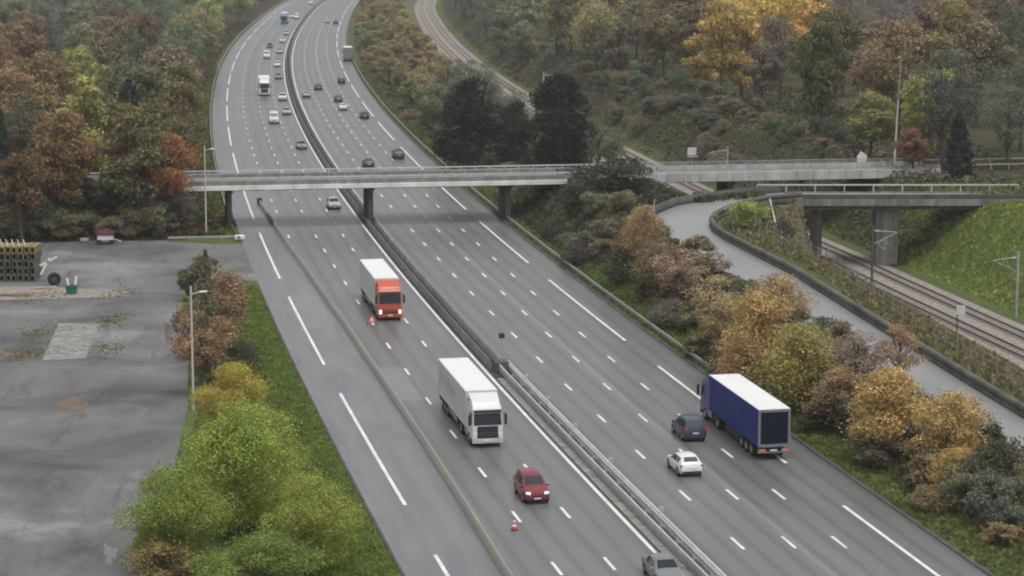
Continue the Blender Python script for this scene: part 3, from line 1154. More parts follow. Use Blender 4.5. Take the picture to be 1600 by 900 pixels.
CARS = {
    # stations front -> rear: y, zb, zbelt, ztop, wb, wbelt, wtop ; indices of (cowl, roof front, roof mid, roof rear, tail)
    'hatchback': ([(2.08, .34, .60, .64, .62, .66, .50), (2.0, .24, .72, .76, .80, .80, .66), (1.55, .20, .82, .90, .87, .87, .72), (0.95, .20, .90, 1.00, .89, .89, .74), (0.20, .20, .93, 1.43, .90, .89, .60),
                   (-0.60, .20, .95, 1.49, .90, .89, .62), (-1.45, .20, .97, 1.44, .90, .88, .58), (-1.95, .24, .98, 1.06, .87, .85, .70), (-2.10, .36, .80, .84, .76, .76, .62)], (3, 4, 5, 6, 7), .32, (1.28, -1.28)),
    'saloon': ([(2.28, .34, .58, .62, .62, .66, .50), (2.2, .24, .70, .74, .80, .80, .66), (1.7, .20, .80, .87, .88, .88, .74), (1.0, .20, .88, .97, .90, .90, .76), (0.25, .20, .92, 1.38, .91, .90, .60),
                (-0.55, .20, .93, 1.43, .91, .90, .62), (-1.20, .20, .94, 1.36, .91, .89, .58), (-1.85, .20, .96, 1.02, .90, .88, .74), (-2.25, .30, .90, .96, .84, .82, .70), (-2.34, .38, .76, .80, .74, .74, .62)], (3, 4, 5, 6, 7), .33, (1.38, -1.38)),
    'people_carrier': ([(2.15, .36, .66, .72, .66, .70, .55), (2.07, .26, .82, .88, .83, .83, .70), (1.60, .22, .96, 1.05, .90, .90, .76), (1.10, .22, 1.02, 1.16, .92, .92, .77), (0.35, .22, 1.06, 1.70, .92, .92, .66),
                        (-0.65, .22, 1.08, 1.78, .92, .92, .68), (-1.80, .22, 1.09, 1.72, .92, .91, .65), (-2.12, .24, 1.09, 1.18, .90, .89, .74), (-2.22, .36, .84, .88, .80, .80, .68)], (3, 4, 5, 6, 7), .33, (1.36, -1.36)),
    'off_roader': ([(2.2, .42, .74, .80, .68, .74, .60), (2.12, .32, .90, .95, .86, .86, .74), (1.65, .28, .98, 1.06, .92, .92, .78), (0.95, .28, 1.03, 1.13, .93, .93, .80), (0.30, .28, 1.06, 1.60, .93, .93, .66),
                    (-0.60, .28, 1.07, 1.67, .93, .93, .68), (-1.60, .28, 1.09, 1.58, .93, .92, .64), (-2.10, .30, 1.10, 1.16, .91, .90, .76), (-2.24, .42, .88, .92, .82, .82, .70)], (3, 4, 5, 6, 7), .37, (1.34, -1.34)),
    'van': ([(2.55, .40, .80, .86, .72, .78, .62), (2.46, .28, 1.0, 1.06, .90, .90, .76), (2.0, .25, 1.16, 1.26, .97, .97, .82), (1.65, .25, 1.2, 1.36, .98, .98, .84), (0.95, .25, 1.25, 2.18, .99, .98, .80),
             (-0.6, .25, 1.26, 2.30, .99, .98, .82), (-2.38, .25, 1.26, 2.26, .99, .98, .81), (-2.50, .28, 1.26, 1.40, .97, .96, .86), (-2.56, .40, .9, .95, .88, .88, .78)], (3, 4, 5, 6, 7), .36, (1.55, -1.5)),
}


def car(kind, paint, label, cat, lit=False, detail=True, group=None):
    st, (ic, rf, rm, rr, tl), wr, axles = CARS[kind]
    root = thing(kind if kind not in ('hatchback', 'saloon') else kind + '_car', label, cat, group=group)
    bm = bmesh.new()
    rings = []
    for (y, zb, zbelt, zt, wb, wbl, wt) in st:
        half = [(0, zb), (wb - .14, zb), (wb - .02, zb + .10), ((wb + wbl) / 2 + .02, zb + (zbelt - zb) * .55), (wbl, zbelt), (wt + (wbl - wt) * .12, zt - (zt - zbelt) * .16), (wt - .03, zt - .015), (wt * .55, zt + .025), (0, zt + .035)]
        ring = [bm.verts.new((x, y, z)) for x, z in half] + [bm.verts.new((-x, y, z)) for x, z in half[-2:0:-1]]
        rings.append(ring)
    n = len(rings[0])
    for a, b in zip(rings[:-1], rings[1:]):
        for j in range(n):
            k = (j + 1) % n
            bm.faces.new((a[j], a[k], b[k], b[j]))
    bm.faces.new(rings[0])
    bm.faces.new(rings[-1][::-1])
    body = from_bm('body', bm, M['paint'], root, smooth=38)
    body.color = (*paint, 1)

    def P(i, side, lvl):
        y, zb, zbelt, zt, wb, wbl, wt = st[i]
        return (side * wbl, y, zbelt) if lvl == 0 else ((side * (wt + (wbl - wt) * .12), y, zt - (zt - zbelt) * .16) if lvl == 1 else (side * (wt - .03), y, zt - .015))

    def mesh_patch(name, *a, mat='glass', parent=root, **k):
        b = bmesh.new()
        patch(b, *a, **k)
        return from_bm(name, b, M[mat], parent)

    mesh_patch('windscreen', P(ic, -1, 2), P(ic, 1, 2), P(rf, 1, 2), P(rf, -1, 2), mat='screen', i0=.04, i1=.96, off=.05, j0=.08, flip=True)
    mesh_patch('rear_window', P(tl, 1, 2), P(tl, -1, 2), P(rr, -1, 2), P(rr, 1, 2), off=.05, i0=.08, i1=.92, flip=True, j0=.22 if kind != 'saloon' else .12)
    for sd in (-1, 1):
        fl = sd > 0
        spans = [(ic, rf), (rf, rm), (rm, rr)]
        for q, (a, b) in enumerate(spans):
            if kind == 'van' and q > 0:
                break
            hi = 1
            mesh_patch('side_window', P(b, sd, 0), P(a, sd, 0), P(a, sd, hi), P(b, sd, hi), i0=.05, i1=.80 if q == 0 else .95, j0=.12, j1=.92, off=.014 if fl else .014, flip=not fl)
    # wheels
    for wy in axles:
        for sd in (-1, 1):
            b = bmesh.new()
            w = st[4][4]
            tube(b, (sd * (w - .20), wy, wr), (sd * (w + .012), wy, wr), wr, n=18)
            wh = from_bm('wheel', b, M['tyre'], root, smooth=40)
            b = bmesh.new()
            tube(b, (sd * (w + .008), wy, wr), (sd * (w + .024), wy, wr), wr * .62, wr * .55, n=12)
            from_bm('rim', b, M['rim'], wh)
            b = bmesh.new()      # dark arch
            seg = 10
            for q in range(seg):
                a0, a1 = pi * q / seg, pi * (q + 1) / seg
                ri, ro = wr, wr + .07
                quadface(b, [(sd * (w + .02), wy + r * cos(a), wr + r * sin(a)) for r, a in ((ri, a0), (ro, a0), (ro, a1), (ri, a1))])
            from_bm('wheel_arch', b, M['black'], root)
    y0, yr = st[0][0], st[-1][0]
    zb = st[0][1]
    b = bmesh.new()
    box(b, (0, y0 - .01, zb + .04), (1.30, .10, .16))
    bevel(b, .03, 1)
    from_bm('bumper', b, M['black'], root)
    b = bmesh.new()
    box(b, (0, yr + .02, st[-1][1] + .03), (1.45, .12, .18))
    bevel(b, .03, 1)
    from_bm('bumper', b, M['black'], root)
    b = bmesh.new()
    box(b, (0, y0 + .005, st[0][2] - .05), (.74, .03, .10))
    from_bm('grille', b, M['black'], root)
    b = bmesh.new()
    box(b, (0, y0 + .05, zb + .10), (.50, .02, .11))
    from_bm('number_plate', b, M['plate'], root)
    b = bmesh.new()
    box(b, (0, yr - .012, st[-1][2] - .10), (.50, .03, .11))
    from_bm('number_plate', b, M['plate'], root)
    f1 = st[1]
    for sd in (-1, 1):
        b = bmesh.new()
        box(b, (sd * (f1[5] - .17), f1[0] - .01, f1[2] - .02), (.32, .16, .15), Matrix.Rotation(-sd * .35, 4, 'Z') @ Matrix.Rotation(-.5, 4, 'X'))
        bevel(b, .03, 2)
        from_bm('headlight', b, M['lit'] if lit else M['lampglass'], root)
        t1 = st[-2] if kind != 'saloon' else st[-2]
        b = bmesh.new()
        zz = t1[2] - .08
        box(b, (sd * (t1[5] - .08), t1[0] - .05, zz - .04), (.20, .14, .30 if kind in ('people_carrier', 'van', 'off_roader') else .18), Matrix.Rotation(sd * .35, 4, 'Z'))
        bevel(b, .02, 1)
        from_bm('tail_light', b, M['red'], root)
        b = bmesh.new()
        c = st[ic]
        box(b, (sd * (c[5] + .10), c[0] - .22, c[2] + .10), (.20, .10, .15))
        bevel(b, .03, 1)
        mr = from_bm('mirror', b, M['paint'] if kind != 'van' else M['black'], root)
        mr.color = (*paint, 1)
    return root


def place(o, s, t, away, length=4.3, z=0.0):
    """s, t: the end of the vehicle nearest the drone"""
    x, y = R(s + length / 2, t)
    h = head(s + length / 2)
    o.location = (x, y, z)
    o.rotation_euler = (0, 0, -h if away else -h + pi)
    return o


def recolour(root, paint):
    for ch in root.children:
        if ch.type == 'MESH' and ch.data.materials and ch.data.materials[0] == M['paint']:
            ch.color = (*paint, 1)


def lorry(label, cab_col, side_mat, roof_mat, door_mat, red=False, lettering=False, group=None, lit=False, length=16.4, solo=False):
    """articulated lorry, nose at +y; origin on the road under its middle"""
    root = thing('articulated_lorry' if not solo else 'box_lorry', label, 'lorry', group=group)
    yr = -length / 2
    yt = length / 2 - 2.75                         # front of the trailer
    W, zt, zb = 2.55, 4.0, 1.12
    bm = bmesh.new()
    box(bm, (0, (yr + yt) / 2, (zt + zb) / 2), (W, yt - yr, zt - zb))
    bevel(bm, .04, 2)
    tr = from_bm('trailer_body', bm, side_mat, root)
    bm = bmesh.new()
    box(bm, (0, (yr + yt) / 2, zt + .012), (W - .03, yt - yr - .02, .05))
    from_bm('trailer_roof', bm, roof_mat, tr)
    for sd in (-1, 1):
        bm = bmesh.new()
        box(bm, (sd * (W / 2 + .012), (yr + yt) / 2, zt - .06), (.03, yt - yr, .12))
        box(bm, (sd * (W / 2 + .012), (yr + yt) / 2, zb + .09), (.03, yt - yr, .16))
        from_bm('edge_rail', bm, side_mat, tr)
    # rear: frame and two doors
    bm = bmesh.new()
    for sd in (-1, 1):
        box(bm, (sd * (W / 2 - .09), yr - .02, (zt + zb) / 2), (.18, .06, zt - zb))
    box(bm, (0, yr - .02, zt - .10), (W - .37, .06, .20))
    box(bm, (0, yr - .02, zb + .07), (W - .37, .06, .22))
    from_bm('rear_frame', bm, M['trim_grey'], tr)
    for sd in (-1, 1):
        bm = bmesh.new()
        box(bm, (sd * .54, yr - .012, (zt + zb) / 2 + .04), (1.05, .04, zt - zb - .42))
        from_bm('rear_door', bm, door_mat, tr)
        for k in ((.25, .75) if door_mat is not M['door_navy'] else (.5,)):
            bm = bmesh.new()
            tube(bm, (sd * (k + .05), yr - .05, zb + .2), (sd * (k + .05), yr - .05, zt - .22), .02, n=6)
            from_bm('door_bar', bm, M['steel'] if door_mat is not M['door_navy'] else M['door_navy'], tr)
    if lettering:
        for sd in (-1, 1):
            bm = bmesh.new()
            r0 = random.Random(3)
            y = yr + 1.2
            for k in range(9):
                w = r0.uniform(.55, .85)
                hh = 1.0 if k in (0, 4) else .75
                for q in range(2):
                    quadface(bm, [(sd * (W / 2 + .006), y + q * w * .55, 2.35), (sd * (W / 2 + .006), y + q * w * .55 + w * .22, 2.35), (sd * (W / 2 + .006), y + q * w * .55 + w * .22, 2.35 + hh), (sd * (W / 2 + .006), y + q * w * .55, 2.35 + hh)])
                quadface(bm, [(sd * (W / 2 + .009), y, 2.35 + hh * .4), (sd * (W / 2 + .009), y + w * .75, 2.35 + hh * .4), (sd * (W / 2 + .009), y + w * .75, 2.35 + hh * .55), (sd * (W / 2 + .009), y, 2.35 + hh * .55)])
                y += w + .22
            from_bm('lettering', bm, M['faint'], tr)
    if not solo:
        for sd in (-1, 1):
            bm = bmesh.new()
            for k in range(12):
                box(bm, (sd * (W / 2 + .012), yr + .8 + k * (yt - yr - 1.6) / 11, (zt + zb) / 2 - .05), (.02, .07, zt - zb - .45))
            from_bm('curtain_straps' if False else 'strapping', bm, M['strap_navy'] if door_mat is M['door_navy'] else M['strap_white'], tr)
    # chassis with boxes added below it to block light, guards
    bm = bmesh.new()
    box(bm, (0, (yr + length / 2 - .6) / 2, .95), (.95, length - 1.0, .28))
    box(bm, (0, yr + 3.2, .62), (1.9, 4.0, .5))  # added underbody box, keeps light out around the trailer axles
    box(bm, (0, length / 2 - 2.9, .62), (2.1, 4.4, .6))  # added underbody box, keeps light out below the tractor
    from_bm('chassis', bm, M['chassis'], root)
    for sd in (-1, 1):
        bm = bmesh.new()
        box(bm, (sd * 1.18, yr + 6.9, .78), (.05, 4.2, .55))
        from_bm('side_guard', bm, M['chassis'] if door_mat is M['door_navy'] else M['trim_grey'], root)
    bm = bmesh.new()
    box(bm, (0, yr + .25, .62), (2.40, .12, .18))
    ub = from_bm('underrun_bar', bm, M['trim_grey'], root)
    for sd in (-1, 1):
        bm = bmesh.new()
        box(bm, (sd * .92, yr + .06, .80), (.56, .14, .26))
        from_bm('tail_light', bm, M['redwhite'], ub)
    bm = bmesh.new()
    box(bm, (0, yr + .06, .80), (.56, .06, .15))
    from_bm('number_plate', bm, M['plate'], ub)
    # wheels
    fy = length / 2 - 1.45
    for wy in (yr + 1.9, yr + 3.2, yr + 4.5, fy - 3.75, fy):
        for sd in (-1, 1):
            b = bmesh.new()
            wd = .38 if wy != fy else .34
            tube(b, (sd * (1.24 - wd), wy, .51), (sd * 1.24, wy, .51), .51, n=20)
            wh = from_bm('wheel', b, M['tyre'], root, smooth=40)
            b = bmesh.new()
            tube(b, (sd * 1.235, wy, .51), (sd * 1.262, wy, .51), .29, .22, n=14)
            from_bm('rim', b, M['rim'], wh)
    # cab
    yf, yb = length / 2, length / 2 - 2.25
    bm = bmesh.new()
    prism(bm, [(yb, .62), (yf - .10, .62), (yf, .85), (yf, 1.75), (yf - .22, 2.95), (yf - .42, 3.25), (yb, 3.35)], -1.24, 1.24)
    for v in bm.verts:
        if v.co.z > 2.8:
            v.co.x *= .93
    bevel(bm, .10, 3)
    cab = from_bm('cab', bm, M['paint'], root, smooth=30)
    cab.color = (*cab_col, 1)
    # roof fairing
    bm = bmesh.new()
    prism(bm, [(yb - .25, 3.25), (yf - .55, 3.22), (yf - .80, 3.48), (yb + .25, 3.92), (yb - .25, 3.96)], -1.10, 1.10)
    for v in bm.verts:
        if v.co.z > 3.8:
            v.co.x *= 1.06
    bevel(bm, .06, 2)
    fr = from_bm('roof_fairing', bm, M['paint'], cab, smooth=30)
    fr.color = (*cab_col, 1)
    for sd in (-1, 1):
        bm = bmesh.new()
        box(bm, (sd * 1.19, yb - .28, 2.25), (.05, .55, 2.7))
        f = from_bm('side_fairing', bm, M['paint'], cab)
        f.color = (*cab_col, 1)
    p = lambda x, z: (x, yf - .22 * max(0, (z - 1.75) / 1.2), z)
    bm = bmesh.new()
    patch(bm, p(-1.16, 1.80), p(1.16, 1.80), p(1.10, 2.86), p(-1.10, 2.86), i0=.02, i1=.98, j0=.0, j1=.86, off=.02, flip=True)
    from_bm('windscreen', bm, M['screen'], cab)
    bm = bmesh.new()
    box(bm, (0, yf - .10, 2.90), (2.2, .22, .22), Matrix.Rotation(.25, 4, 'X'))
    bevel(bm, .05, 2)
    from_bm('sun_visor', bm, M['black'], cab)
    bm = bmesh.new()
    box(bm, (0, yf - .0, 1.20), (1.66, .07, 1.06))
    bevel(bm, .02, 1)
    g = from_bm('grille', bm, M['black'], cab)
    bm = bmesh.new()
    if red:
        box(bm, (0, yf + .02, 1.44), (1.72, .06, .52))
    for k in range(3):
        box(bm, (0, yf + .04, .98 + k * .12), (1.5, .05, .05))
    gb = from_bm('grille_bar', bm, M['paint'] if red else M['darksteel'], cab)
    gb.color = (*cab_col, 1)
    bm = bmesh.new()
    box(bm, (0, yf - .10, .56), (2.46, .36, .40))
    bevel(bm, .07, 2)
    bp = from_bm('bumper', bm, M['paint'], cab)
    bp.color = (*[c * .75 for c in cab_col], 1)
    bm = bmesh.new()
    box(bm, (0, yf + .09, .60), (.52, .03, .12))
    from_bm('number_plate', bm, M['plate'], cab)
    for sd in (-1, 1):
        bm = bmesh.new()
        box(bm, (sd * 1.0, yf + .03, .95), (.28, .14, .42), Matrix.Rotation(-sd * .3, 4, 'Z'))
        bevel(bm, .04, 2)
        from_bm('headlight', bm, M['lit'] if lit else M['lampglass'], cab)
        bm = bmesh.new()
        patch(bm, (sd * 1.24, yf - 1.35, 1.85), (sd * 1.24, yf - .30, 1.85), (sd * 1.18, yf - .42, 2.72), (sd * 1.18, yf - 1.35, 2.72), i0=0, i1=1, j0=0, j1=1, off=.02, flip=sd < 0)
        from_bm('side_window', bm, M['glass'], cab)
        bm = bmesh.new()
        box(bm, (sd * 1.44, yf - .02, 2.25), (.20, .14, .85))
        box(bm, (sd * 1.32, yf - .05, 2.72), (.25, .06, .06))
        bevel(bm, .02, 1)
        from_bm('mirror', bm, M['black'], cab)
        bm = bmesh.new()
        box(bm, (sd * 1.19, yf - 2.9, .85), (.14, 1.1, .60))
        bevel(bm, .06, 2)
        from_bm('fuel_tank', bm, M['trim_grey'], root)
    return root


WHITE, SILVER, GREY, DARK, NAVY, RED = (.72, .72, .71), (.42, .43, .44), (.20, .205, .21), (.025, .026, .03), (.022, .028, .05), (.20, .022, .04)

place(lorry('white articulated lorry with a black grille and faint grey lettering, in the middle oncoming lane', WHITE, M['cargo_white'], M['roof_white'], M['cargo_white'], lettering=True), -42.4, -6.4, False, 16.0)
place(lorry('articulated lorry with an orange red cab and white trailer, headlights lit', (.55, .095, .045), M['cargo_white'], M['roof_white'], M['cargo_white'], red=True, lit=True), 15.4, -6.3, False, 16.0)
place(lorry('royal blue articulated lorry with a white roof and dark navy rear doors', (.022, .036, .19), M['cargo_blue'], M['roof_white'], M['door_navy']), -51.0, 14.3, True, 16.4)
far_lorry = place(lorry('far white lorry with a white cab, coming round the bend towards the long bridge', WHITE, M['cargo_white'], M['roof_white'], M['cargo_white'], length=12.5), 318.0, -6.7, False, 12.5)
place(lorry('small far lorry with a bright blue cab, furthest up the oncoming side', (.05, .16, .50), M['cargo_white'], M['roof_white'], M['cargo_white'], length=12.5), 687.0, -7.0, False, 12.5)
place(lorry('grey box lorry with a white roof parked on the outbound hard shoulder', (.30, .30, .30), M['trim_grey'], M['roof_white'], M['trim_grey'], length=11.0, solo=True), 446.0, 17.3, True, 11.0)

place(car('people_carrier', RED, 'dark red people carrier with lit headlights, following the white lorry', 'car', lit=True), -60.5, -6.15, False, 4.3)
place(car('saloon', GREY, 'grey saloon with a pale windscreen, half out of the picture beside the median rail', 'car'), -82.3, -2.2, False, 4.5)
place(car('people_carrier', (.025, .036, .075), 'dark blue people carrier driving alongside the blue lorry', 'car'), -43.9, 10.1, True, 4.4)
place(car('hatchback', (.78, .78, .77), 'white hatchback with a raked tail, just behind the dark blue people carrier', 'car'), -55.0, 6.7, True, 4.2)

PROTO = {}


def traffic(kind, paint, label, s, t, away, group=None, lit=False, cat='car'):
    key = (kind, lit)
    if key not in PROTO:
        PROTO[key] = o = car(kind, paint, label, cat, lit=lit, group=group)
    else:
        o = copy_tree(PROTO[key])
        o['label'] = label
        o['category'] = cat
        recolour(o, paint)
        if group:
            o['group'] = group
        elif 'group' in o.keys():
            del o['group']
    ln = CARS[kind][0][0][0] - CARS[kind][0][-1][0]
    return place(o, s, t, away, ln)


traffic('hatchback', SILVER, 'silver hatchback passing under the long bridge towards us', 106.4, -3.5, False)
traffic('saloon', GREY, 'dark grey saloon coming towards the long bridge beside the median', 192.3, -3.0, False)
traffic('van', WHITE, 'white van in the middle oncoming lane behind the long bridge', 244.5, -6.1, False, cat='van')
traffic('saloon', SILVER, 'grey saloon by the median, level with the white van', 265.3, -2.9, False)
traffic('off_roader', WHITE, 'white off-roader by the median, between the grey saloon and the far white lorry', 302.9, -2.8, False)
traffic('saloon', GREY, 'grey saloon by the median just above the far white lorry', 373.8, -2.8, False)
traffic('hatchback', WHITE, 'white hatchback by the median, second car above the far white lorry', 422.4, -3.0, False)
traffic('van', WHITE, 'far white van in the middle oncoming lane on the bend', 460.8, -6.3, False, cat='van')
traffic('hatchback', SILVER, 'pale hatchback by the median, alongside the far white van on the bend', 486.2, -2.9, False)
traffic('hatchback', DARK, 'black hatchback in the middle oncoming lane beyond the far white van', 517.8, -6.5, False)
traffic('off_roader', WHITE, 'white off-roader by the median far up the bend, beside the black hatchback', 547.8, -3.0, False)
traffic('hatchback', SILVER, 'tiny silver hatchback by the median just below the blue cabbed lorry', 598.1, -3.1, False)
traffic('hatchback', WHITE, 'tiny white hatchback right beside the blue cabbed lorry', 739.6, -6.2, False)
traffic('van', WHITE, 'tiny white van by the median beyond the blue cabbed lorry', 727.4, -3.6, False, cat='van')
traffic('van', WHITE, 'furthest white van, at the head of the oncoming carriageway', 885.0, -4.0, False, cat='van')
traffic('off_roader', DARK, 'black off-roader in the slow outbound lane just beyond the long bridge', 173.4, 12.7, True)
traffic('hatchback', DARK, 'black hatchback half hidden behind the rail of the long bridge', 160.0, 6.4, True)
traffic('saloon', DARK, 'black saloon in the slow outbound lane, well beyond the long bridge', 253.9, 12.8, True)
traffic('hatchback', (.70, .70, .72), 'white hatchback in the outbound lanes close behind a black one', 275.2, 9.5, True)
traffic('hatchback', DARK, 'black hatchback just ahead of the outbound white hatchback', 297.8, 9.6, True)
traffic('saloon', (.06, .062, .06), 'dark saloon in the second outbound lane from the median', 335.1, 6.4, True)
traffic('saloon', SILVER, 'silver saloon in the outbound lane hugging the median', 311.6, 2.9, True)
traffic('people_carrier', NAVY, 'dark people carrier in the slow outbound lane below the parked box lorry', 356.0, 12.8, True)
traffic('hatchback', SILVER, 'tiny pale hatchback far up the outbound carriageway', 692.0, 9.8, True)
traffic('saloon', DARK, 'tiny dark saloon far up the outbound carriageway, nearest the verge', 680.8, 13.3, True)


def on_ground(o, x, y, z, rz):
    o.location = (x, y, z)
    o.rotation_euler = (0, 0, rz)


o = traffic('hatchback', WHITE, 'white hatchback with lit headlights on the track under the long bridge, by the railway pier', 0, 0, False, lit=True)
x, y = ground(1131, 306, 3.0)
on_ground(o, x, y, tz(x, y), pi * .9)
o = traffic('van', (.22, .03, .035), 'dark red van under the long bridge behind the hairpin', 0, 0, False, cat='van')
x, y = ground(1190, 304, 3.0)
on_ground(o, x, y, tz(x, y), pi * .8)
o = traffic('hatchback', SILVER, 'silver hatchback beside the dark red van under the long bridge', 0, 0, False)
x, y = ground(1178, 306, 3.0)
on_ground(o, x - .6, y - 2, tz(x - .6, y - 2), pi * .85)

# ------------------------------------------------------------------ plants


def lin(r, g, b, k=1.0):
    f = lambda c: ((c / 255 + 0.055) / 1.055) ** 2.4 if c > 10 else c / 255 / 12.92
    return (f(r) * k, f(g) * k, f(b) * k)


def cards(C, N, size, jit=0.9, asp=0.55, r=None):
    """leaf clumps: one bent quad at each centre, facing roughly along N"""
    r = r or rng
    n = len(C)
    Nn = N + r.normal(0, jit, (n, 3))
    Nn /= np.linalg.norm(Nn, axis=1, keepdims=True) + 1e-9
    A = np.cross(Nn, r.normal(0, 1, (n, 3)))
    A /= np.linalg.norm(A, axis=1, keepdims=True) + 1e-9
    B = np.cross(Nn, A)
    sz = (size * r.uniform(0.6, 1.4, n))[:, None]
    q = np.stack([C - A * sz, C + B * sz * asp + Nn * sz * .15, C + A * sz, C - B * sz * asp + Nn * sz * .15], 1)
    return q.reshape(-1, 3), np.arange(4 * n).reshape(n, 4)


def crown_points(r, h0, h1, rad, lobes, n, flat=0.75, lean=0.0, conical=0.0):
    """points on an uneven crown made of many boughs; returns centres and outward directions"""
    L_ = []
    zc, zr = (h0 + h1) / 2, (h1 - h0) / 2
    for i in range(lobes):
        a = r.uniform(0, 2 * pi)
        u = r.uniform(-0.95, 1.0)
        ring = math.sqrt(max(0.03, 1 - u * u)) * r.uniform(0.25, 0.85)
        if conical:
            ring *= 1 - conical * (u + 1) / 2
        c = np.array([cos(a) * ring * rad + lean * u, sin(a) * ring * rad, zc + u * zr * 0.82])
        L_.append((c, rad * r.uniform(0.15, 0.42) * (1 - conical * 0.5 * (u + 1) / 2)))
    w = np.array([l[1] ** 2 for l in L_])
    pick = r.choice(len(L_), n, p=w / w.sum())
    D = r.normal(0, 1, (n, 3))
    D[:, 2] += 0.25
    D /= np.linalg.norm(D, axis=1, keepdims=True)
    cen = np.array([l[0] for l in L_])[pick]
    rr = np.array([l[1] for l in L_])[pick]
    rho = r.uniform(0.5, 1.05, n) ** 0.6
    stray = r.uniform(0, 1, n) < .22
    rho = np.where(stray, r.uniform(.9, 1.45, n), rho)
    Cc = cen + D * (rr * rho)[:, None] * np.array([1, 1, flat])
    Cc[:, 2] = np.maximum(Cc[:, 2], 0.15)
    return Cc, D, L_


def trunk_mesh(name, h, r0, limbs, r, mat):
    bm = bmesh.new()
    segs = 4
    px, py = 0.0, 0.0
    pts = [(0, 0, -0.5)]
    for i in range(1, segs + 1):
        px += r.normal(0, 0.03 * h / segs)
        py += r.normal(0, 0.03 * h / segs)
        pts.append((px, py, h * i / segs))
    for i in range(segs):
        tube(bm, pts[i], pts[i + 1], r0 * (1 - .8 * i / segs), r0 * (1 - .8 * (i + 1) / segs), 7, caps=False)
    for c, rad in limbs:
        z0 = min(h * 0.9, max(h * .25, c[2] * r.uniform(0.45, 0.75)))
        k = min(segs - 1, int(z0 / h * segs))
        f = z0 / h * segs - k
        p = lerp(pts[k], pts[k + 1], f)
        tube(bm, p, tuple(c), r0 * .38, r0 * .08, 5, caps=False)
    me = bpy.data.meshes.new(name)
    bm.to_mesh(me)
    bm.free()
    me.materials.append(mat)
    return me


def broad_mesh(seed, h, rad, n, size, lobes=16, base=.3, sparse=False, conical=0.0, mat='leaf'):
    r = np.random.default_rng(seed)
    C, D, L_ = crown_points(r, h * base, h, rad, lobes, n, conical=conical)
    V, Fc = cards(C, D, size, 0.85, .55, r=r)
    cm = from_np('crown', V, Fc, M[mat], linkit=False)
    tm = trunk_mesh('trunk', h * .8, h * .016 + .05, L_[:8] if not sparse else L_, r, M['bark'])
    return cm, tm


def conifer_mesh(seed, h, rad, n, size, bushy=0.0):
    r = np.random.default_rng(seed)
    C, D = [], []
    tiers = int(h / 0.55)
    for i in range(n):
        u = r.uniform(0, 1) ** 1.25
        z = h * (0.06 + 0.94 * u)
        prof = rad * ((1 - u) ** (0.75 - .35 * bushy) * (1 - .25 * bushy * (1 - u)) + .04)
        a = int(r.integers(0, 9)) * 0.698 + (int(u * tiers) * 1.3) + r.normal(0, .16)
        rho = r.uniform(0.25, 1.0) ** 0.6
        rr = prof * rho * (1 + .18 * math.sin(int(u * tiers) * 2.1))
        C.append((cos(a) * rr, sin(a) * rr, z - rr * .22))
        D.append((cos(a), sin(a), 0.7))
    V, Fc = cards(np.array(C), np.array(D), size, 0.6, 0.5, r=r)
    cm = from_np('crown', V, Fc, M['needle'], linkit=False)
    tm = trunk_mesh('trunk', h * .95, h * .014 + .05, [], r, M['bark'])
    return cm, tm


def shrub_mesh(seed, h, rad, n, size, lobes=12):
    r = np.random.default_rng(seed)
    C, D, L_ = crown_points(r, h * .05, h, rad, lobes, n)
    V, Fc = cards(C, D, size, 0.85, .55, r=r)
    cm = from_np('foliage', V, Fc, M['leaf'], linkit=False)
    bm = bmesh.new()
    for c, rad_ in L_[:9]:
        tube(bm, (r.normal(0, .15), r.normal(0, .15), -.2), tuple(c), .05, .015, 5, caps=False)
    me = bpy.data.meshes.new('stem')
    bm.to_mesh(me)
    bm.free()
    me.materials.append(M['bark'])
    return cm, me


BROAD = [broad_mesh(100 + i, 10.0, rad, 8500, .165, lobes, base) for i, (rad, lobes, base) in enumerate([(3.1, 34, .22), (3.4, 40, .26), (2.7, 30, .2), (3.7, 44, .3), (3.0, 36, .2), (2.4, 28, .12)])]
BUSHY = [broad_mesh(150 + i, 10.0, rad, 11000, .14, lobes, .02, conical=.25) for i, (rad, lobes) in enumerate([(4.4, 90), (3.8, 80), (4.8, 100)])]
BARE = [broad_mesh(200 + i, 10.0, rad, 3600, .11, 30, .25, True) for i, rad in enumerate([2.7, 3.1, 2.4])]
CONE = [conifer_mesh(300 + i, 10.0, rad, 5500, .19, b) for i, (rad, b) in enumerate([(1.9, 0), (2.3, .3)])]
PINE = []
for i, (rad, lb) in enumerate([(3.7, 60), (4.0, 70)]):
    pr = np.random.default_rng(320 + i)
    pc, pd, pl = crown_points(pr, .2, 10.0, rad, lb, 13000, conical=.35)
    pv, pf = cards(pc, pd, .17, .7, .4, r=pr)
    PINE.append((from_np('crown', pv, pf, M['needle'], linkit=False), trunk_mesh('trunk', 9.0, .2, [], pr, M['bark'])))
SHRUB = [shrub_mesh(400 + i, 3.0, rad, 3600, .095, lb) for i, (rad, lb) in enumerate([(1.9, 22), (1.6, 18), (2.3, 26), (1.4, 16)])]


def plant(kind, names, meshes, label, cat, x, y, z, sx, sz, col, group=None, rz=None, bark=None):
    o = thing(kind, label, cat, (x, y, z), random.uniform(0, 6.28) if rz is None else rz, group)
    o.scale = (sx, sx, sz)
    a = link(bpy.data.objects.new(names[0], meshes[0]), o)
    g_ = .3 * col[0] + .55 * col[1] + .15 * col[2]
    a.color = tuple(c * .86 + g_ * .14 for c in col) + (1,)
    link(bpy.data.objects.new(names[1], meshes[1]), o)
    return o


KF = 2.3         # photographed leaf colour -> leaf reflectance
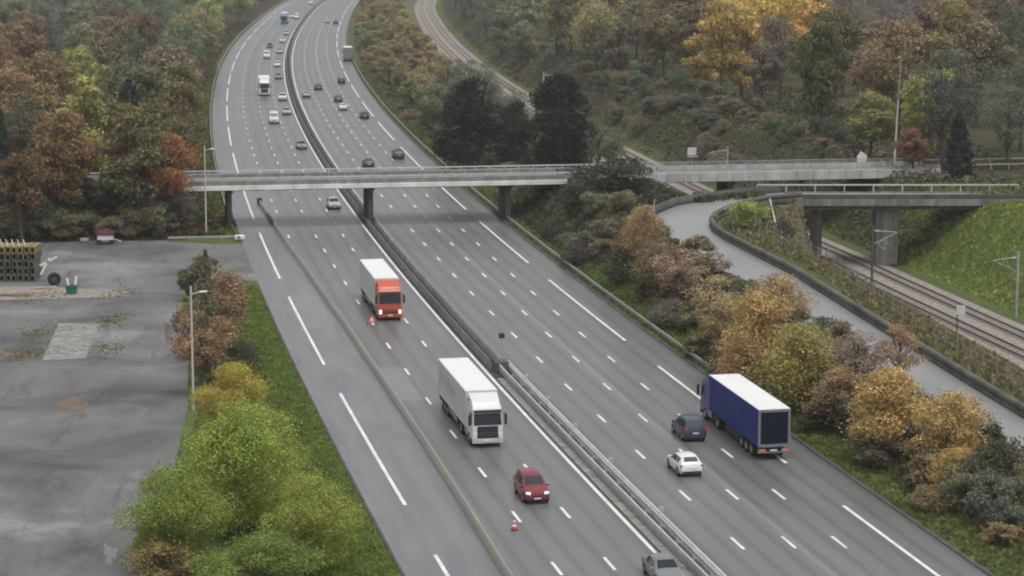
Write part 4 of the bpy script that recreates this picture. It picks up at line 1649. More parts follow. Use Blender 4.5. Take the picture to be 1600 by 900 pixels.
# what colour the autumn wood has where: position in the photograph, colour there
LEFTC = [(30, 20, 105, 100, 75), (100, 20, 95, 95, 85), (60, 60, 120, 90, 65), (20, 80, 125, 85, 60), (70, 110, 128, 82, 56), (30, 140, 128, 90, 60), (90, 80, 75, 80, 68), (130, 30, 105, 95, 75), (160, 60, 110, 90, 65),
         (180, 80, 100, 85, 60), (220, 30, 95, 105, 80), (260, 30, 85, 95, 75), (290, 50, 120, 100, 70), (330, 20, 125, 125, 65), (340, 40, 110, 115, 60), (315, 70, 130, 115, 60), (280, 70, 85, 95, 70), (240, 70, 110, 110, 75),
         (200, 50, 118, 85, 55), (115, 130, 138, 124, 58), (140, 150, 132, 118, 56), (165, 150, 118, 105, 62), (60, 160, 118, 90, 55), (25, 180, 60, 68, 50), (20, 230, 40, 44, 36), (60, 200, 85, 70, 50), (100, 190, 122, 80, 42),
         (110, 220, 112, 78, 46), (150, 200, 105, 90, 50), (140, 240, 102, 72, 42), (80, 270, 95, 75, 45), (210, 120, 65, 70, 58), (205, 190, 44, 48, 42), (230, 150, 90, 85, 55), (270, 140, 105, 90, 48), (300, 150, 100, 88, 50),
         (260, 190, 94, 78, 42), (290, 210, 88, 68, 42), (310, 200, 70, 75, 45), (240, 240, 85, 75, 45), (200, 260, 112, 70, 45), (265, 300, 118, 78, 40), (230, 300, 102, 65, 42), (30, 310, 82, 68, 42), (90, 310, 94, 68, 42),
         (150, 320, 72, 55, 38), (20, 280, 65, 60, 42), (250, 110, 112, 88, 72)]
RIGHTC = [(720, 30, 95, 105, 75), (760, 20, 90, 98, 75), (800, 35, 100, 105, 75), (850, 15, 125, 120, 65), (890, 40, 112, 108, 70), (930, 30, 118, 110, 68), (960, 70, 80, 82, 75), (990, 60, 98, 90, 65), (1010, 80, 70, 70, 58),
          (1040, 50, 108, 96, 58), (1075, 60, 98, 88, 56), (1090, 110, 80, 80, 50), (1120, 60, 145, 118, 52), (1150, 30, 155, 128, 52), (1200, 15, 175, 138, 52), (1250, 20, 168, 132, 52), (1130, 110, 128, 102, 52), (1170, 100, 105, 90, 75),
          (1210, 80, 95, 88, 85), (1250, 90, 95, 90, 88), (1240, 60, 92, 86, 84), (1150, 150, 102, 80, 55), (1190, 160, 118, 80, 52), (1220, 170, 132, 95, 48), (1270, 90, 75, 72, 42), (1290, 130, 60, 68, 45), (1280, 180, 85, 75, 45),
          (1320, 110, 118, 85, 62), (1300, 130, 132, 80, 58), (1350, 140, 110, 80, 60), (1310, 30, 98, 88, 82), (1400, 40, 98, 88, 86), (1370, 70, 108, 85, 75), (1450, 30, 105, 90, 80), (1420, 75, 124, 85, 64), (1450, 60, 102, 75, 55),
          (1490, 50, 112, 95, 48), (1500, 90, 144, 105, 56), (1440, 110, 102, 90, 56), (1410, 100, 112, 90, 60), (1540, 60, 95, 85, 60), (1570, 70, 75, 85, 65), (1590, 90, 70, 90, 60), (1530, 100, 60, 68, 66), (1570, 100, 58, 72, 70),
          (1500, 130, 70, 75, 68), (1560, 150, 85, 92, 75), (1590, 140, 80, 90, 72), (1380, 180, 108, 106, 55), (1430, 175, 128, 128, 62), (1340, 210, 100, 110, 60), (1425, 240, 118, 75, 45), (1490, 260, 55, 55, 48),
          (1540, 200, 85, 88, 70), (1580, 210, 80, 80, 68), (1590, 20, 112, 90, 75), (1500, 10, 122, 95, 70)]
MIDC = [(590, 20, 126, 112, 66), (570, 60, 105, 108, 65), (620, 90, 126, 108, 72), (665, 120, 128, 112, 76), (600, 130, 90, 98, 65), (640, 160, 100, 105, 60), (680, 170, 90, 98, 65), (700, 140, 85, 90, 66), (640, 200, 82, 92, 58), (700, 220, 80, 88, 56),
        (760, 190, 70, 75, 62), (800, 170, 84, 88, 68), (780, 230, 62, 68, 52)]


def shade_of(tab, px, py):
    best = min(tab, key=lambda q: (q[0] - px) ** 2 + ((q[1] - py) * 1.3) ** 2 + random.uniform(0, 260))
    j = random.uniform(.92, 1.08)
    g_ = (best[2] + best[3] + best[4]) / 3
    warm = (.96, 1.05, .98) if tab is LEFTC else (1, 1.02, 1)
    return tuple((c * .84 + g_ * .16) * j * k for c, k in zip(best[2:5], warm))


def colour_word(r, g, b):
    v = max(r, g, b)
    if v < 60:
        return 'very dark green'
    if r - b < 18:
        return 'bare mauve grey'
    if g >= r * 0.99:
        return 'dull green' if v < 112 else 'yellow green'
    if v > 132 and g > r * .76:
        return 'golden yellow'
    if g > r * 0.86:
        return 'olive' if v < 118 else 'pale ochre'
    if g > r * 0.77:
        return 'ochre brown'
    return 'rust orange' if v > 104 else 'dark russet'


COUNT = {'broad': 0, 'bare': 0, 'cone': 0}
COVER = np.zeros((180, 320), bool)          # which parts of the view nearer crowns already fill


def forest(tab, s0, s1, t_lo, t_hi, spacing, where, hmin, hmax, seed, allow=None, maxn=400, zfun=None):
    r = random.Random(seed)
    pts = []
    cand = []
    for _ in range(14000):
        s = s0 + (s1 - s0) * r.random()
        lo, hi = t_lo(s), t_hi(s)
        t = lo + (hi - lo) * r.random()
        cand.append((s, t))
    for s, t in cand:
        x, y = R(s, t)
        if allow and not allow(s, t):
            continue
        d = spacing * (1 + max(0, s - 100) / 900)
        if any((x - a) ** 2 + (y - b) ** 2 < d * d for a, b, *_ in pts):
            continue
        z = tz(x, y)
        h = r.uniform(hmin, hmax)
        px, py, dist = project(x, y, z + h * .62)
        if not (-70 < px < 1670) or project(x, y, z + h)[1] > 900 or py < -110 or project(x, y, z)[1] < -75:
            continue
        pts.append((float(x), float(y), z, h, r.uniform(.95, 1.25), px, py, dist))
    pts.sort(key=lambda q: q[7])
    for x, y, z, h, wid, px, py, dist in pts:
        # a tree that stands wholly behind nearer crowns shows nothing: leave it out
        rx, ry = h * .29 * wid * FPX / dist / 5, h * .42 * FPX / dist / 5
        i0, i1, j0, j1 = int(max(0, px / 5 - rx)), int(min(319, px / 5 + rx)), int(max(0, py / 5 - ry)), int(min(179, py / 5 + ry))
        if i1 < i0 or j1 < j0:
            continue
        jj, ii = np.mgrid[j0:j1 + 1, i0:i1 + 1]
        ell = ((ii - px / 5) / rx) ** 2 + ((jj - py / 5) / ry) ** 2 < 1
        sub = COVER[j0:j1 + 1, i0:i1 + 1]
        if (ell & ~sub).sum() < .16 * max(1, ell.sum()):
            continue
        sub |= ((ii - px / 5) / (rx * .85)) ** 2 + ((jj - py / 5) / (ry * .85)) ** 2 < 1
        cr, cg, cb = shade_of(tab, px, max(0, py - ry))
        w = colour_word(cr, cg, cb)
        sx = h / 10 * wid
        if w == 'very dark green':
            plant('conifer_tree', ('crown', 'trunk'), r.choice(CONE), 'very dark conifer among the autumn crowns ' + where, 'tree', x, y, z, sx, h / 10, lin(cr * .95, cg, cb, KF), 'conifers ' + where)
            COUNT['cone'] += 1
        elif w == 'bare mauve grey':
            plant('bare_tree', ('crown', 'trunk'), r.choice(BARE), 'leafless mauve grey tree ' + where, 'tree', x, y, z, sx * 1.1, h / 10, lin(cr, cg, cb, KF * .95), 'bare trees ' + where)
            COUNT['bare'] += 1
        else:
            plant('broadleaf_tree', ('crown', 'trunk'), r.choice(BROAD), w + ' broadleaf tree ' + where, 'tree', x, y, z, sx, h / 10, lin(cr, cg, cb, KF), w + ' trees ' + where)
            COUNT['broad'] += 1


WL, WR_, WM = 'in the wood beside the oncoming carriageway', 'in the wood beyond the railway', 'on the strip between motorway and railway'


forest(LEFTC, 82, 760, lambda s: -29 - (float(R(s, -20)[1]) * .225 + float(R(s, -20)[0])) - 16, lambda s: -24.5 if s < 104 else -23.6, 7.6, WL, 12, 18, 5,
       allow=lambda s, t: not (abs(s - 95) < 8 and t > -62) and not (s < 104 and t > -30))
forest(RIGHTC, 92, 800, lambda s: 79 if s < 108 else 88 - 8 * (s > 190) - 10 * (s > 280) - 7 * (s > 360), lambda s: 70 + float(R(s, 0)[1]) * .232 - float(R(s, 0)[0]), 8.6, WR_, 12, 19, 6,
       allow=lambda s, t: not (75 < t < 90 and 108 < s < 190) and t > float(rail_t(s)) + (22 if s < 260 else 14 if s < 360 else 8.5))
forest(MIDC, 150, 800, lambda s: 22.5, lambda s: float(rail_t(s)) - 9 - 4 * (s > 400), 7.0, WM, 6.5, 10, 8,
       allow=lambda s, t: not (s < 175 and 20 < t < 44))


# ---- plants one can pick out
def one_tree(kind, meshes, label, px, py, base_z, h, sx, rgb, k=KF, xy=None, part='crown', seed=0):
    x, y = ground(px, py, base_z) if xy is None else xy
    col = lin(*rgb, k)
    return plant(kind, ('crown', 'trunk') if part == 'crown' else ('foliage', 'stem'), meshes, label, 'tree' if part == 'crown' else 'shrub', x, y, tz(x, y), sx, h / (10.0 if part == 'crown' else 3.0), col)


one_tree('evergreen_tree', PINE[0], 'broad blackish evergreen just beyond the long bridge, the one nearer the motorway', 733, 268, 0, 15.5, 1.85, (34, 38, 33))
one_tree('evergreen_tree', PINE[1], 'broadest blackish evergreen beyond the long bridge, beside the railway', 874, 270, -.5, 16.5, 1.95, (26, 30, 27))
one_tree('evergreen_tree', PINE[0], 'lower blackish evergreen filling the gap between the two broad ones', 806, 268, -.2, 11.5, 1.25, (44, 46, 38))
one_tree('broadleaf_tree', BROAD[3], 'rust orange tree leaning over the yard end of the long bridge', 262, 366, 0, 11.5, 1.2, (122, 82, 42))
one_tree('broadleaf_tree', BROAD[4], 'small dark red tree rising in front of the bridge rail beside the rust orange tree', 205, 362, 0, 10.5, .95, (108, 66, 44))
one_tree('broadleaf_tree', BROAD[1], 'olive brown tree at the back of the yard behind the pale debris', 110, 372, 0, 12.5, 1.3, (98, 76, 44))
one_tree('broadleaf_tree', BROAD[0], 'dark brown tree at the yard edge above the stack of frames', 35, 384, 0, 12.0, 1.3, (84, 66, 42))
one_tree('conifer_tree', CONE[1], 'tall narrow blackish conifer by the end of the long bridge on the wooded bank', 1497, 278, 6, 9.5, 1.1, (33, 36, 34))
one_tree('broadleaf_tree', BROAD[2], 'rust red bush-like tree above the end of the long bridge railing', 1427, 268, 6, 7.0, .9, (108, 80, 56))
one_tree('broadleaf_tree', BROAD[5], 'yellow green tree beside the tall white mast', 1438, 245, 6, 11.0, 1.25, (132, 132, 62))
one_tree('broadleaf_tree', BROAD[1], 'olive green tree behind the white board on the long bridge', 1360, 240, 6, 10, 1.3, (108, 110, 60))
one_tree('broadleaf_tree', BROAD[3], 'huge golden yellow tree standing over the hillside beyond the railway', 1205, 130, 6, 20, 2.3, (160, 138, 62))
one_tree('broadleaf_tree', BROAD[0], 'golden yellow tree below the huge golden one, thinner and browner', 1125, 160, 6, 20, 1.5, (138, 120, 62))
one_tree('broadleaf_tree', BROAD[4], 'dark olive green tall tree at the edge of the meadow path', 1283, 222, 6, 19, 1.5, (76, 78, 44))
# shrubs between the outbound shoulder and the slip road, counted from the blue lorry
one_tree('broadleaf_tree', BUSHY[1], 'golden orange tree on the bank above the cab of the blue lorry', 1180, 585, 1.5, 9.03, 1.10, (144, 122, 72))
one_tree('broadleaf_tree', BUSHY[2], 'orange small tree close in front of the golden orange tree', 1165, 608, 1.0, 5.76, 0.65, (128, 104, 66))
one_tree('broadleaf_tree', BUSHY[2], 'olive yellow tree on the bank above the trailer roof of the blue lorry', 1250, 618, 1.5, 7.31, 1.00, (124, 116, 56))
one_tree('bare_tree', BARE[1], 'brownish grey bare shrub-like tree between the olive and the golden trees', 1335, 640, 1.5, 6.97, 1.15, (112, 96, 84))
one_tree('broadleaf_tree', BUSHY[1], 'brownish tan tree between the olive yellow and the golden ochre trees', 1310, 650, 1.5, 5.33, 0.82, (124, 102, 76))
one_tree('bare_tree', BARE[0], 'reddish brown bare tree behind the golden tree by the slip road', 1402, 612, 2.2, 5.68, 0.84, (126, 96, 70))
one_tree('broadleaf_tree', BUSHY[1], 'golden ochre tree on the bank behind the tail of the blue lorry', 1392, 705, 1.0, 7.31, 0.96, (150, 126, 70))
one_tree('broadleaf_tree', BUSHY[0], 'golden ochre tree nearest the lower end of the slip road', 1478, 742, 1.0, 6.54, 0.86, (144, 122, 68))
one_tree('broadleaf_tree', BUSHY[2], 'small bright yellow sapling low on the bank near the shoulder', 1495, 772, .6, 3.53, 0.52, (146, 124, 62))
one_tree('broadleaf_tree', BUSHY[2], 'small orange sapling on the verge before the dark green bush', 1006, 448, .8, 6.28, 0.63, (130, 108, 70))
one_tree('bare_tree', BARE[2], 'pinkish brown bare tree beside the start of the hairpin', 1062, 470, 2.0, 6.71, 1.20, (132, 112, 92))
one_tree('broadleaf_tree', BUSHY[1], 'tan tree with thinning leaves between the orange sapling and the golden tree', 1140, 545, 1.5, 6.54, 0.90, (132, 116, 80))
one_tree('broadleaf_tree', BUSHY[2], 'tan small tree by the slip road above the golden orange tree', 1215, 520, 2.6, 5.16, 0.86, (134, 114, 76))
one_tree('bare_tree', BARE[1], 'pale ochre thin tree between the pinkish bare tree and the golden tree', 1112, 520, 2.0, 7.31, 1.20, (132, 116, 80))
one_tree('broadleaf_tree', BUSHY[2], 'dull brown green tree beside the orange sapling', 1035, 450, 2.0, 5.25, 0.84, (104, 92, 66))
S3 = lambda i: SHRUB[i % 4]


def shrub(label, px, py, bz, h, sx, rgb, i=0):
    x, y = ground(px, py, bz)
    z = tz(x, y)
    return plant('shrub', ('foliage', 'stem'), S3(i), label, 'shrub', x, y, z, sx, h / 3.0, lin(*rgb, KF))


shrub('dark green bush at the foot of the bank before the orange sapling', 968, 452, .5, 3.6, 1.3, (52, 58, 46), 2)
shrub('dark bramble bush under the golden ochre trees', 1372, 722, .5, 2.4, 1.6, (66, 62, 48), 0)
shrub('dark bush between the blue lorry and the golden trees', 1290, 665, .5, 2.6, 1.6, (62, 60, 48), 1)
shrub('dark green bush at the lower end of the slip road bank', 1558, 770, 1.0, 3.6, 1.35, (56, 62, 46), 2)
shrub('blackish green bush beside the slip road near the edge of the view', 1545, 725, 1.5, 2.8, 1.0, (48, 54, 46), 3)
shrub('yellow topped small bush on the dark green one', 1572, 784, 1.0, 1.7, .65, (140, 122, 52), 1)
shrub('reddish brown bush between the golden sapling and the dark green bush', 1520, 755, 1.0, 2.3, .8, (104, 78, 58), 3)
shrub('yellow green bush inside the hairpin of the slip road', 1170, 372, 4, 3.4, 1.35, (112, 124, 58), 0)
shrub('olive bush inside the hairpin, touching the yellow green one', 1192, 358, 4, 2.6, 1.0, (104, 98, 56), 1)
shrub('dark bush inside the hairpin against the bridge wing wall', 1222, 368, 4, 2.6, 1.0, (56, 58, 50), 2)
shrub('dark green dome of ivy on top of the mound in front of the long bridge', 958, 306, 5, 4.6, 3.0, (44, 54, 42), 0)
shrub('second dark bush on the mound, lower on the motorway side', 905, 322, 4.0, 3.2, 1.8, (46, 50, 42), 2)
shrub('dark bush on the mound on the side towards the hairpin', 1002, 310, 5, 3.0, 1.5, (58, 62, 48), 1)
i = 0
for label, px, py, bz, h, sx, rgb in (
        ('grey green bush on the mound below the dark dome', 930, 352, 3, 3.0, 1.4, (86, 90, 68)), ('pale olive bush on the mound beside the grey green one', 975, 352, 4, 3.0, 1.3, (98, 96, 70)),
        ('dark brown bush above the grass by the bridge pier', 868, 352, 2, 2.6, 1.4, (62, 60, 52)), ('yellowish bush low on the mound by the bridge pier', 882, 345, 2, 2.2, .9, (94, 94, 54)),
        ('grey bush on the bank by the end of the guard rail bend', 905, 385, 1.5, 3.0, 1.5, (82, 84, 70)), ('grey brown bush on the middle of the bank', 950, 392, 2.5, 3.2, 1.5, (90, 88, 72)),
        ('dark purple grey bush at the foot of the mound', 900, 410, .6, 2.6, 1.3, (64, 62, 60)), ('light brown bush on the shoulder of the mound', 1000, 375, 4, 2.8, 1.2, (108, 96, 76)),
        ('dull green bush near the start of the hairpin', 1022, 402, 3.5, 3.0, 1.2, (88, 90, 68)), ('brown bush behind the orange sapling', 992, 418, 2, 3.0, 1.2, (104, 86, 64)),
        ('grey brown bush under the pinkish bare tree', 1050, 500, 1, 2.6, 1.3, (84, 80, 70)), ('olive bush on the bank below the pale ochre tree', 1100, 545, 1, 2.6, 1.3, (98, 92, 58)),
        ('dark bush in front of the golden orange tree', 1130, 585, .6, 2.4, 1.2, (74, 70, 54)), ('russet bush by the slip road above the bare shrub', 1300, 590, 3, 2.6, 1.2, (110, 86, 68)),
        ('brown weedy bush on the grassy verge near the bottom', 1450, 790, .4, 1.6, 1.0, (106, 92, 62)), ('straw coloured weedy bush on the wide verge', 1560, 845, .4, 1.5, 1.1, (112, 98, 66))):
    shrub(label, px, py, bz, h, sx, rgb, i)
    i += 1

# trees and shrubs between yard and entry lane
NEAR = [broad_mesh(500 + i, 10.0, rad, int(n * 3.4), .085, lb, .03, mat='green_leaf') for i, (rad, n, lb) in enumerate([(4.8, 14000, 46), (4.4, 11000, 40)])]
for label, px, py, bz, h, sx, rgb, m in (
        ('big leafy green tree at the corner of the yard, the largest of its clump', 385, 752, 3.5, 8.6, 1.0, (118, 132, 46), 0),
        ('leafy green tree low beside the yard edge, with darker leaves', 270, 830, 2.5, 6.6, .88, (106, 122, 44), 1),
        ('leafy green tree reaching out over the entry lane', 486, 850, 2.5, 6.2, .76, (122, 130, 48), 1),
        ('dark green leafy tree at the lowest edge of the view', 400, 915, 2.0, 5.0, .9, (92, 110, 42), 1)):
    x, y = ground(px, py, bz)
    plant('broadleaf_tree', ('crown', 'trunk'), NEAR[m], label, 'tree', x, y, tz(x, y), sx, h / 10, lin(*rgb, 1.8))
x, y = ground(365, 650, 3.0)
plant('broadleaf_tree', ('crown', 'trunk'), NEAR[1], 'yellow green small tree above the big leafy green one', 'tree', x, y, tz(x, y), .80, .68, lin(150, 138, 52, 1.6))
x, y = ground(325, 600, 0)
plant('conifer_tree', ('crown', 'trunk'), conifer_mesh(611, 10.0, 1.5, 1700, .16, .1), 'slender thin conifer turning brown, tallest of the strip beside the yard lamp post', 'tree', x, y, tz(x, y), 1.15, 1.2, lin(84, 84, 62, KF * .8))
one_tree('bare_tree', BARE[0], 'thin brown tree losing its leaves beside the slender conifer', 340, 580, 0, 9.4, 1.25, (120, 98, 72))
one_tree('bare_tree', BARE[2], 'thin russet brown tree losing its leaves in front of the slender conifer', 318, 618, 0, 8.0, 1.2, (120, 94, 66))
for label, px, py, h, sx, rgb, i in (('brown leafless bush behind the yard lamp post', 310, 560, 5.4, 1.5, (100, 84, 66), 0), ('russet bush beside the browning conifer', 350, 530, 5.6, 1.5, (110, 86, 58), 1),
                                     ('dark bush beside the browning conifer, facing the grass slope', 372, 600, 3.2, 1.0, (52, 58, 50), 2), ('green brown bush at the head of the strip by the yard mouth', 322, 480, 5.0, 1.6, (96, 86, 62), 3),
                                     ('dark green bush by the yard lamp top', 298, 470, 3.4, 1.0, (66, 74, 58), 1)):
    shrub(label, px, py, 0, h, sx, rgb, i)
shrub('brown twiggy bush at the very bottom corner of the yard', 250, 905, .3, 2.6, 1.1, (112, 98, 56), 2)

# scrub on the far bank of the railway and on the hillside: bushes one by one
r2 = random.Random(21)
SCR = [(85, 92, 68), (70, 82, 60), (96, 92, 64), (62, 76, 60), (104, 92, 70), (80, 86, 74), (98, 86, 68)]
SCW = ['grey green', 'dark green', 'olive', 'deep green', 'light brown', 'greyish', 'pale brown']


def scrub(s0, s1, tlo, thi, n, where, hlo, hhi, tab=None, sp=3.4):
    pts = []
    for _ in range(6000):
        if len(pts) >= n:
            break
        s, t = r2.uniform(s0, s1), r2.uniform(tlo, thi)
        x, y = R(s, t)
        if any((x - a) ** 2 + (y - b) ** 2 < sp * sp for a, b in pts):
            continue
        z = tz(x, y)
        px, py, _d = project(x, y, z + 1.5)
        if not (-20 < px < 1620 and -20 < py < 910):
            continue
        pts.append((x, y))
        k = r2.randrange(len(SCR))
        h = r2.uniform(hlo, hhi)
        plant('shrub', ('foliage', 'stem'), r2.choice(SHRUB), SCW[k] + ' scrub bush ' + where, 'shrub', x, y, z - .1, r2.uniform(.8, 1.3) * h / 2.4, h / 3, lin(*SCR[k], KF), SCW[k] + ' scrub bushes ' + where)


scrub(-82, 45, 21.6, 28.0, 48, 'on the bank between the outbound shoulder and the slip road', 1.8, 3.6, sp=2.6)
scrub(112, 330, 63.5, 79, 78, 'on the far bank of the railway', 1.6, 3.6)
scrub(105, 200, 22, 47, 30, 'behind the long bridge between motorway and railway', 1.4, 3.2)
scrub(330, 700, 60, 72, 22, 'on the far bank further up the railway', 1.6, 3.4, sp=5)
scrub(200, 520, 21.5, 25, 20, 'along the outbound verge beyond the long bridge', 1.2, 2.6, sp=5)
scrub(62, 86, 74, 92, 14, 'around the end of the long bridge', .8, 1.5)
scrub(84, 96 + 80, -27.5, -23.0, 14, 'along the foot of the wood by the oncoming carriageway', 1.5, 3.2)
scrub(81, 89, -72, -27, 28, 'at the back edge of the yard under the trees', 2.2, 4.4, sp=2.6)

# ------------------------------------------------------------------ posts, masts, fences, signs


def at_st(s, t):
    x, y = R(s, t)
    return float(x), float(y), float(terrain(s, t))


def part_bm(name, mat, parent, fn, bev=0, smooth=None):
    bm = bmesh.new()
    fn(bm)
    if bev:
        bevel(bm, bev, 1)
    return from_bm(name, bm, M[mat], parent, smooth=smooth)


def lamp_post(label, s, t, h):
    x, y, z = at_st(s, t)
    o = thing('lamp_post', label, 'lamp post', (x, y, z), -head(s))
    part_bm('pole', 'palesteel', o, lambda b: tube(b, (0, 0, -.3), (0, 0, h), .10, .07, 8))
    part_bm('arm', 'palesteel', o, lambda b: tube(b, (0, 0, h - .7), (.8, -.3, h - .45), .05, .04, 6))
    part_bm('lamp_head', 'palesteel', o, lambda b: box(b, (1.0, -.35, h - .45), (.7, .3, .16)), .04)


lamp_post('tall pale lamp post by the motorway at the near side of the long bridge', 81.5, -22.4, 12.0)
lamp_post('tall pale lamp post at the edge of the yard among the brown bushes', -24.1, -28.3, 10.6)


def catenary(label, s, t, side, h=7.5, dark=False):
    x, y, z = at_st(s, t)
    z = max(z, RAILZ - .2)
    o = thing('catenary_mast', label, 'mast', (x, y, z), -head(s))
    part_bm('mast', 'darksteel' if dark else 'steel', o, lambda b: box(b, (0, 0, h / 2), (.22, .22, h)))
    part_bm('bracket', 'steel', o, lambda b: (tube(b, (0, 0, h - .6), (side * 2.9, 0, h - .9), .05, n=6), tube(b, (0, 0, h - 2.2), (side * 2.9, 0, h - .9), .04, n=6)))
    part_bm('insulator', 'palecon', o, lambda b: tube(b, (side * .25, 0, h - .65), (side * .75, 0, h - .7), .10, n=8))
    return o


catenary('grey catenary mast beside the tracks below the green bank, nearest the edge of the view', 16.5, 62.6, -1, 7.4)
catenary('brown catenary mast on the motorway side of the tracks, in front of the bridge pier', 31.5, 51.2, 1, 8.6, True)
catenary('catenary mast behind the long bridge among the scrub of the far bank', 136, 61.4, -1, 7.2)
catenary('catenary mast behind the long bridge by the broad evergreen', 248, 49.2, 1, 12)
catenary('catenary mast beside the railway pier seen under the second bridge', 62, 62.9, -1, 7.4)
x, y, z = at_st(150, 58.8)
o = thing('signal_gantry', 'small grey signal cabinet head on a post by the tracks beyond the long bridge', 'signal', (x, y, RAILZ), -head(150))
part_bm('post', 'steel', o, lambda b: box(b, (0, 0, 2.6), (.16, .16, 5.2)))
part_bm('signal_head', 'palesteel', o, lambda b: box(b, (0, 0, 5.0), (1.5, .3, 1.2)), .05)
part_bm('platform', 'steel', o, lambda b: box(b, (0, -.4, 4.2), (1.8, 1.0, .08)))
x, y, z = at_st(5.2, 51.4)
o = thing('trackside_board', 'square grey board on a thin post beside the tracks', 'sign', (x, y, z), -head(5))
part_bm('post', 'darksteel', o, lambda b: tube(b, (0, 0, -.4), (0, 0, 3.6), .07, n=6))
part_bm('board', 'palesteel', o, lambda b: box(b, (.35, -.06, 3.2), (.95, .05, .95)))
# tall mast behind the end of the long bridge
x, y, z = at_st(104, 78.4)
o = thing('radio_mast', 'tall thin white mast rising behind the end of the long bridge', 'mast', (x, y, z), 0)
part_bm('lower_section', 'white', o, lambda b: tube(b, (0, 0, -.5), (.35, 0, 9.5), .16, .12, 8))
part_bm('upper_section', 'steel', o, lambda b: tube(b, (.35, 0, 9.5), (.6, 0, 15.5), .10, .05, 8))
# pale dead tree beside the narrow conifer
x, y, z = at_st(93, 85.2)
o = thing('dead_tree', 'thin pale leafless birch with a forked stem beside the narrow blackish conifer', 'tree', (x, y, z))
part_bm('trunk', 'palebark', o, lambda b: (tube(b, (0, 0, -.3), (.1, 0, 3.2), .12, .09, 6), tube(b, (.1, 0, 3.2), (.3, 0, 7.6), .09, .03, 6)))
part_bm('branch', 'palebark', o, lambda b: tube(b, (.1, 0, 3.0), (-.7, 0, 4.6), .06, .03, 6))
# white gabled board on the bridge rail
x, y, z = at_st(101, 72.5)
o = thing('white_board', 'small white pointed board standing just behind the rail of the long bridge', 'sign', (x, y, max(z, 5.6)), -head(100))
part_bm('panel', 'white', o, lambda b: prism(b, [(-.75, .3), (.75, .3), (.75, 1.3), (.15, 2.1), (-.75, 1.5)], -.05, .05))
o.rotation_euler.z += pi / 2
part_bm('leg', 'steel', o, lambda b: tube(b, (0, -.5, -.6), (0, -.5, .5), .05, n=6))
part_bm('leg', 'steel', o, lambda b: tube(b, (0, .5, -.6), (0, .5, .5), .05, n=6))

# struts inside the hairpin


def strut(label, a, b, r=.07, extra=None):
    o = thing('bracing_pole', label, 'pole', a)
    bm = bmesh.new()
    tube(bm, (0, 0, 0), Vector(b) - Vector(a), r, n=6)
    from_bm('pole', bm, M['palesteel'], o)
    if extra:
        bm = bmesh.new()
        tube(bm, Vector(b) - Vector(a), Vector(extra) - Vector(a), r * .8, n=6)
        from_bm('stay', bm, M['palesteel'], o)


def at(px, py, z):
    x, y = ground(px, py, z)
    return (x, y, z)


strut('long leaning pale pole with a stay, in front of the bridge wing wall', at(1224, 402, 2.4), at(1203, 311, 7.4), .08, at(1191, 334, 5.0))
strut('short pale pole at the start of the bridge approach', at(1160, 336, 4.8), at(1166, 318, 6.6), .06)
strut('short pale pole on the inner bend of the hairpin', at(1131, 346, 4.6), at(1132, 326, 6.4), .06)
strut('twin-like pale pole lower on the inner bend of the hairpin', at(1123, 357, 4.4), at(1120, 336, 6.2), .05)
strut('pale leaning pole on the bank before the hairpin', at(1018, 350, 5), at(1023, 312, 8), .06)

# wire fence on the berm
fx, fy, fz = at_st(-20, 38.4)
fence = thing('wire_fence', 'wire fence on slender concrete posts along the berm above the railway', 'fence', (fx, fy, fz))
pm = None
prev = None
wires = bmesh.new()
for s in np.arange(-70, 50, 2.9):
    t = 38.6 + 0.9 * sin(s * .05)
    x, y, z = at_st(s, t)
    if pm is None:
        b = bmesh.new()
        box(b, (0, 0, .85), (.12, .12, 1.9))
        p = from_bm('post', b, M['concrete'], fence)
        pm = p.data
    else:
        p = link(bpy.data.objects.new('post', pm), fence)
    p.location = (x - fx, y - fy, z - fz)
    if prev:
        for h in (.4, .95, 1.5):
            tube(wires, (prev[0] - fx, prev[1] - fy, prev[2] - fz + h), (x - fx, y - fy, z - fz + h), .012, n=4, caps=False)
    prev = (x, y, z)
from_bm('wire', wires, M['steel'], fence)
a = at(1411, 497, .6)
strut('pale leaning stay beside the wire fence', at(1384, 510, 2.2), at(1380, 486, 4.2), .06)

# median detector post
x, y = R(-13.0, .25)
o = thing('detector_post', 'small dark detector box on a thin pole between the median barriers', 'sensor post', (float(x), float(y), 0), -head(-13))
part_bm('base_block', 'mossy', o, lambda b: box(b, (0, .3, .5), (1.3, 1.6, 1.0)), .08)
part_bm('pole', 'steel', o, lambda b: tube(b, (0, 0, .9), (0, 0, 3.2), .05, n=8))
part_bm('detector_box', 'black', o, lambda b: box(b, (0, 0, 3.35), (.50, .32, .46)), .04)

# cone and folding triangle in the work zone
x, y = R(-66.8, -9.1)
o = thing('traffic_cone', 'red and white traffic cone on the lane line below the red people carrier', 'traffic cone', (float(x), float(y), 0))
part_bm('base_plate', 'black', o, lambda b: box(b, (0, 0, .03), (.46, .46, .06)))
part_bm('cone_body', 'cone_red', o, lambda b: tube(b, (0, 0, .06), (0, 0, .85), .19, .04, 14))
part_bm('white_band', 'white', o, lambda b: (tube(b, (0, 0, .26), (0, 0, .42), .162, .128, 14), tube(b, (0, 0, .56), (0, 0, .70), .102, .072, 14)))
x, y = R(12.9, -8.5)
o = thing('warning_triangle', 'red bordered folding triangle standing on the lane line beside the orange red lorry', 'road sign', (float(x), float(y), 0), -head(13))


def tri_ring(b, ro, ri, y):
    P_ = lambda r, k: (r * cos(pi / 2 + k * 2 * pi / 3), y, .62 + r * sin(pi / 2 + k * 2 * pi / 3))
    for k in range(3):
        quadface(b, [P_(ro, k), P_(ro, k + 1), P_(ri, k + 1), P_(ri, k)])


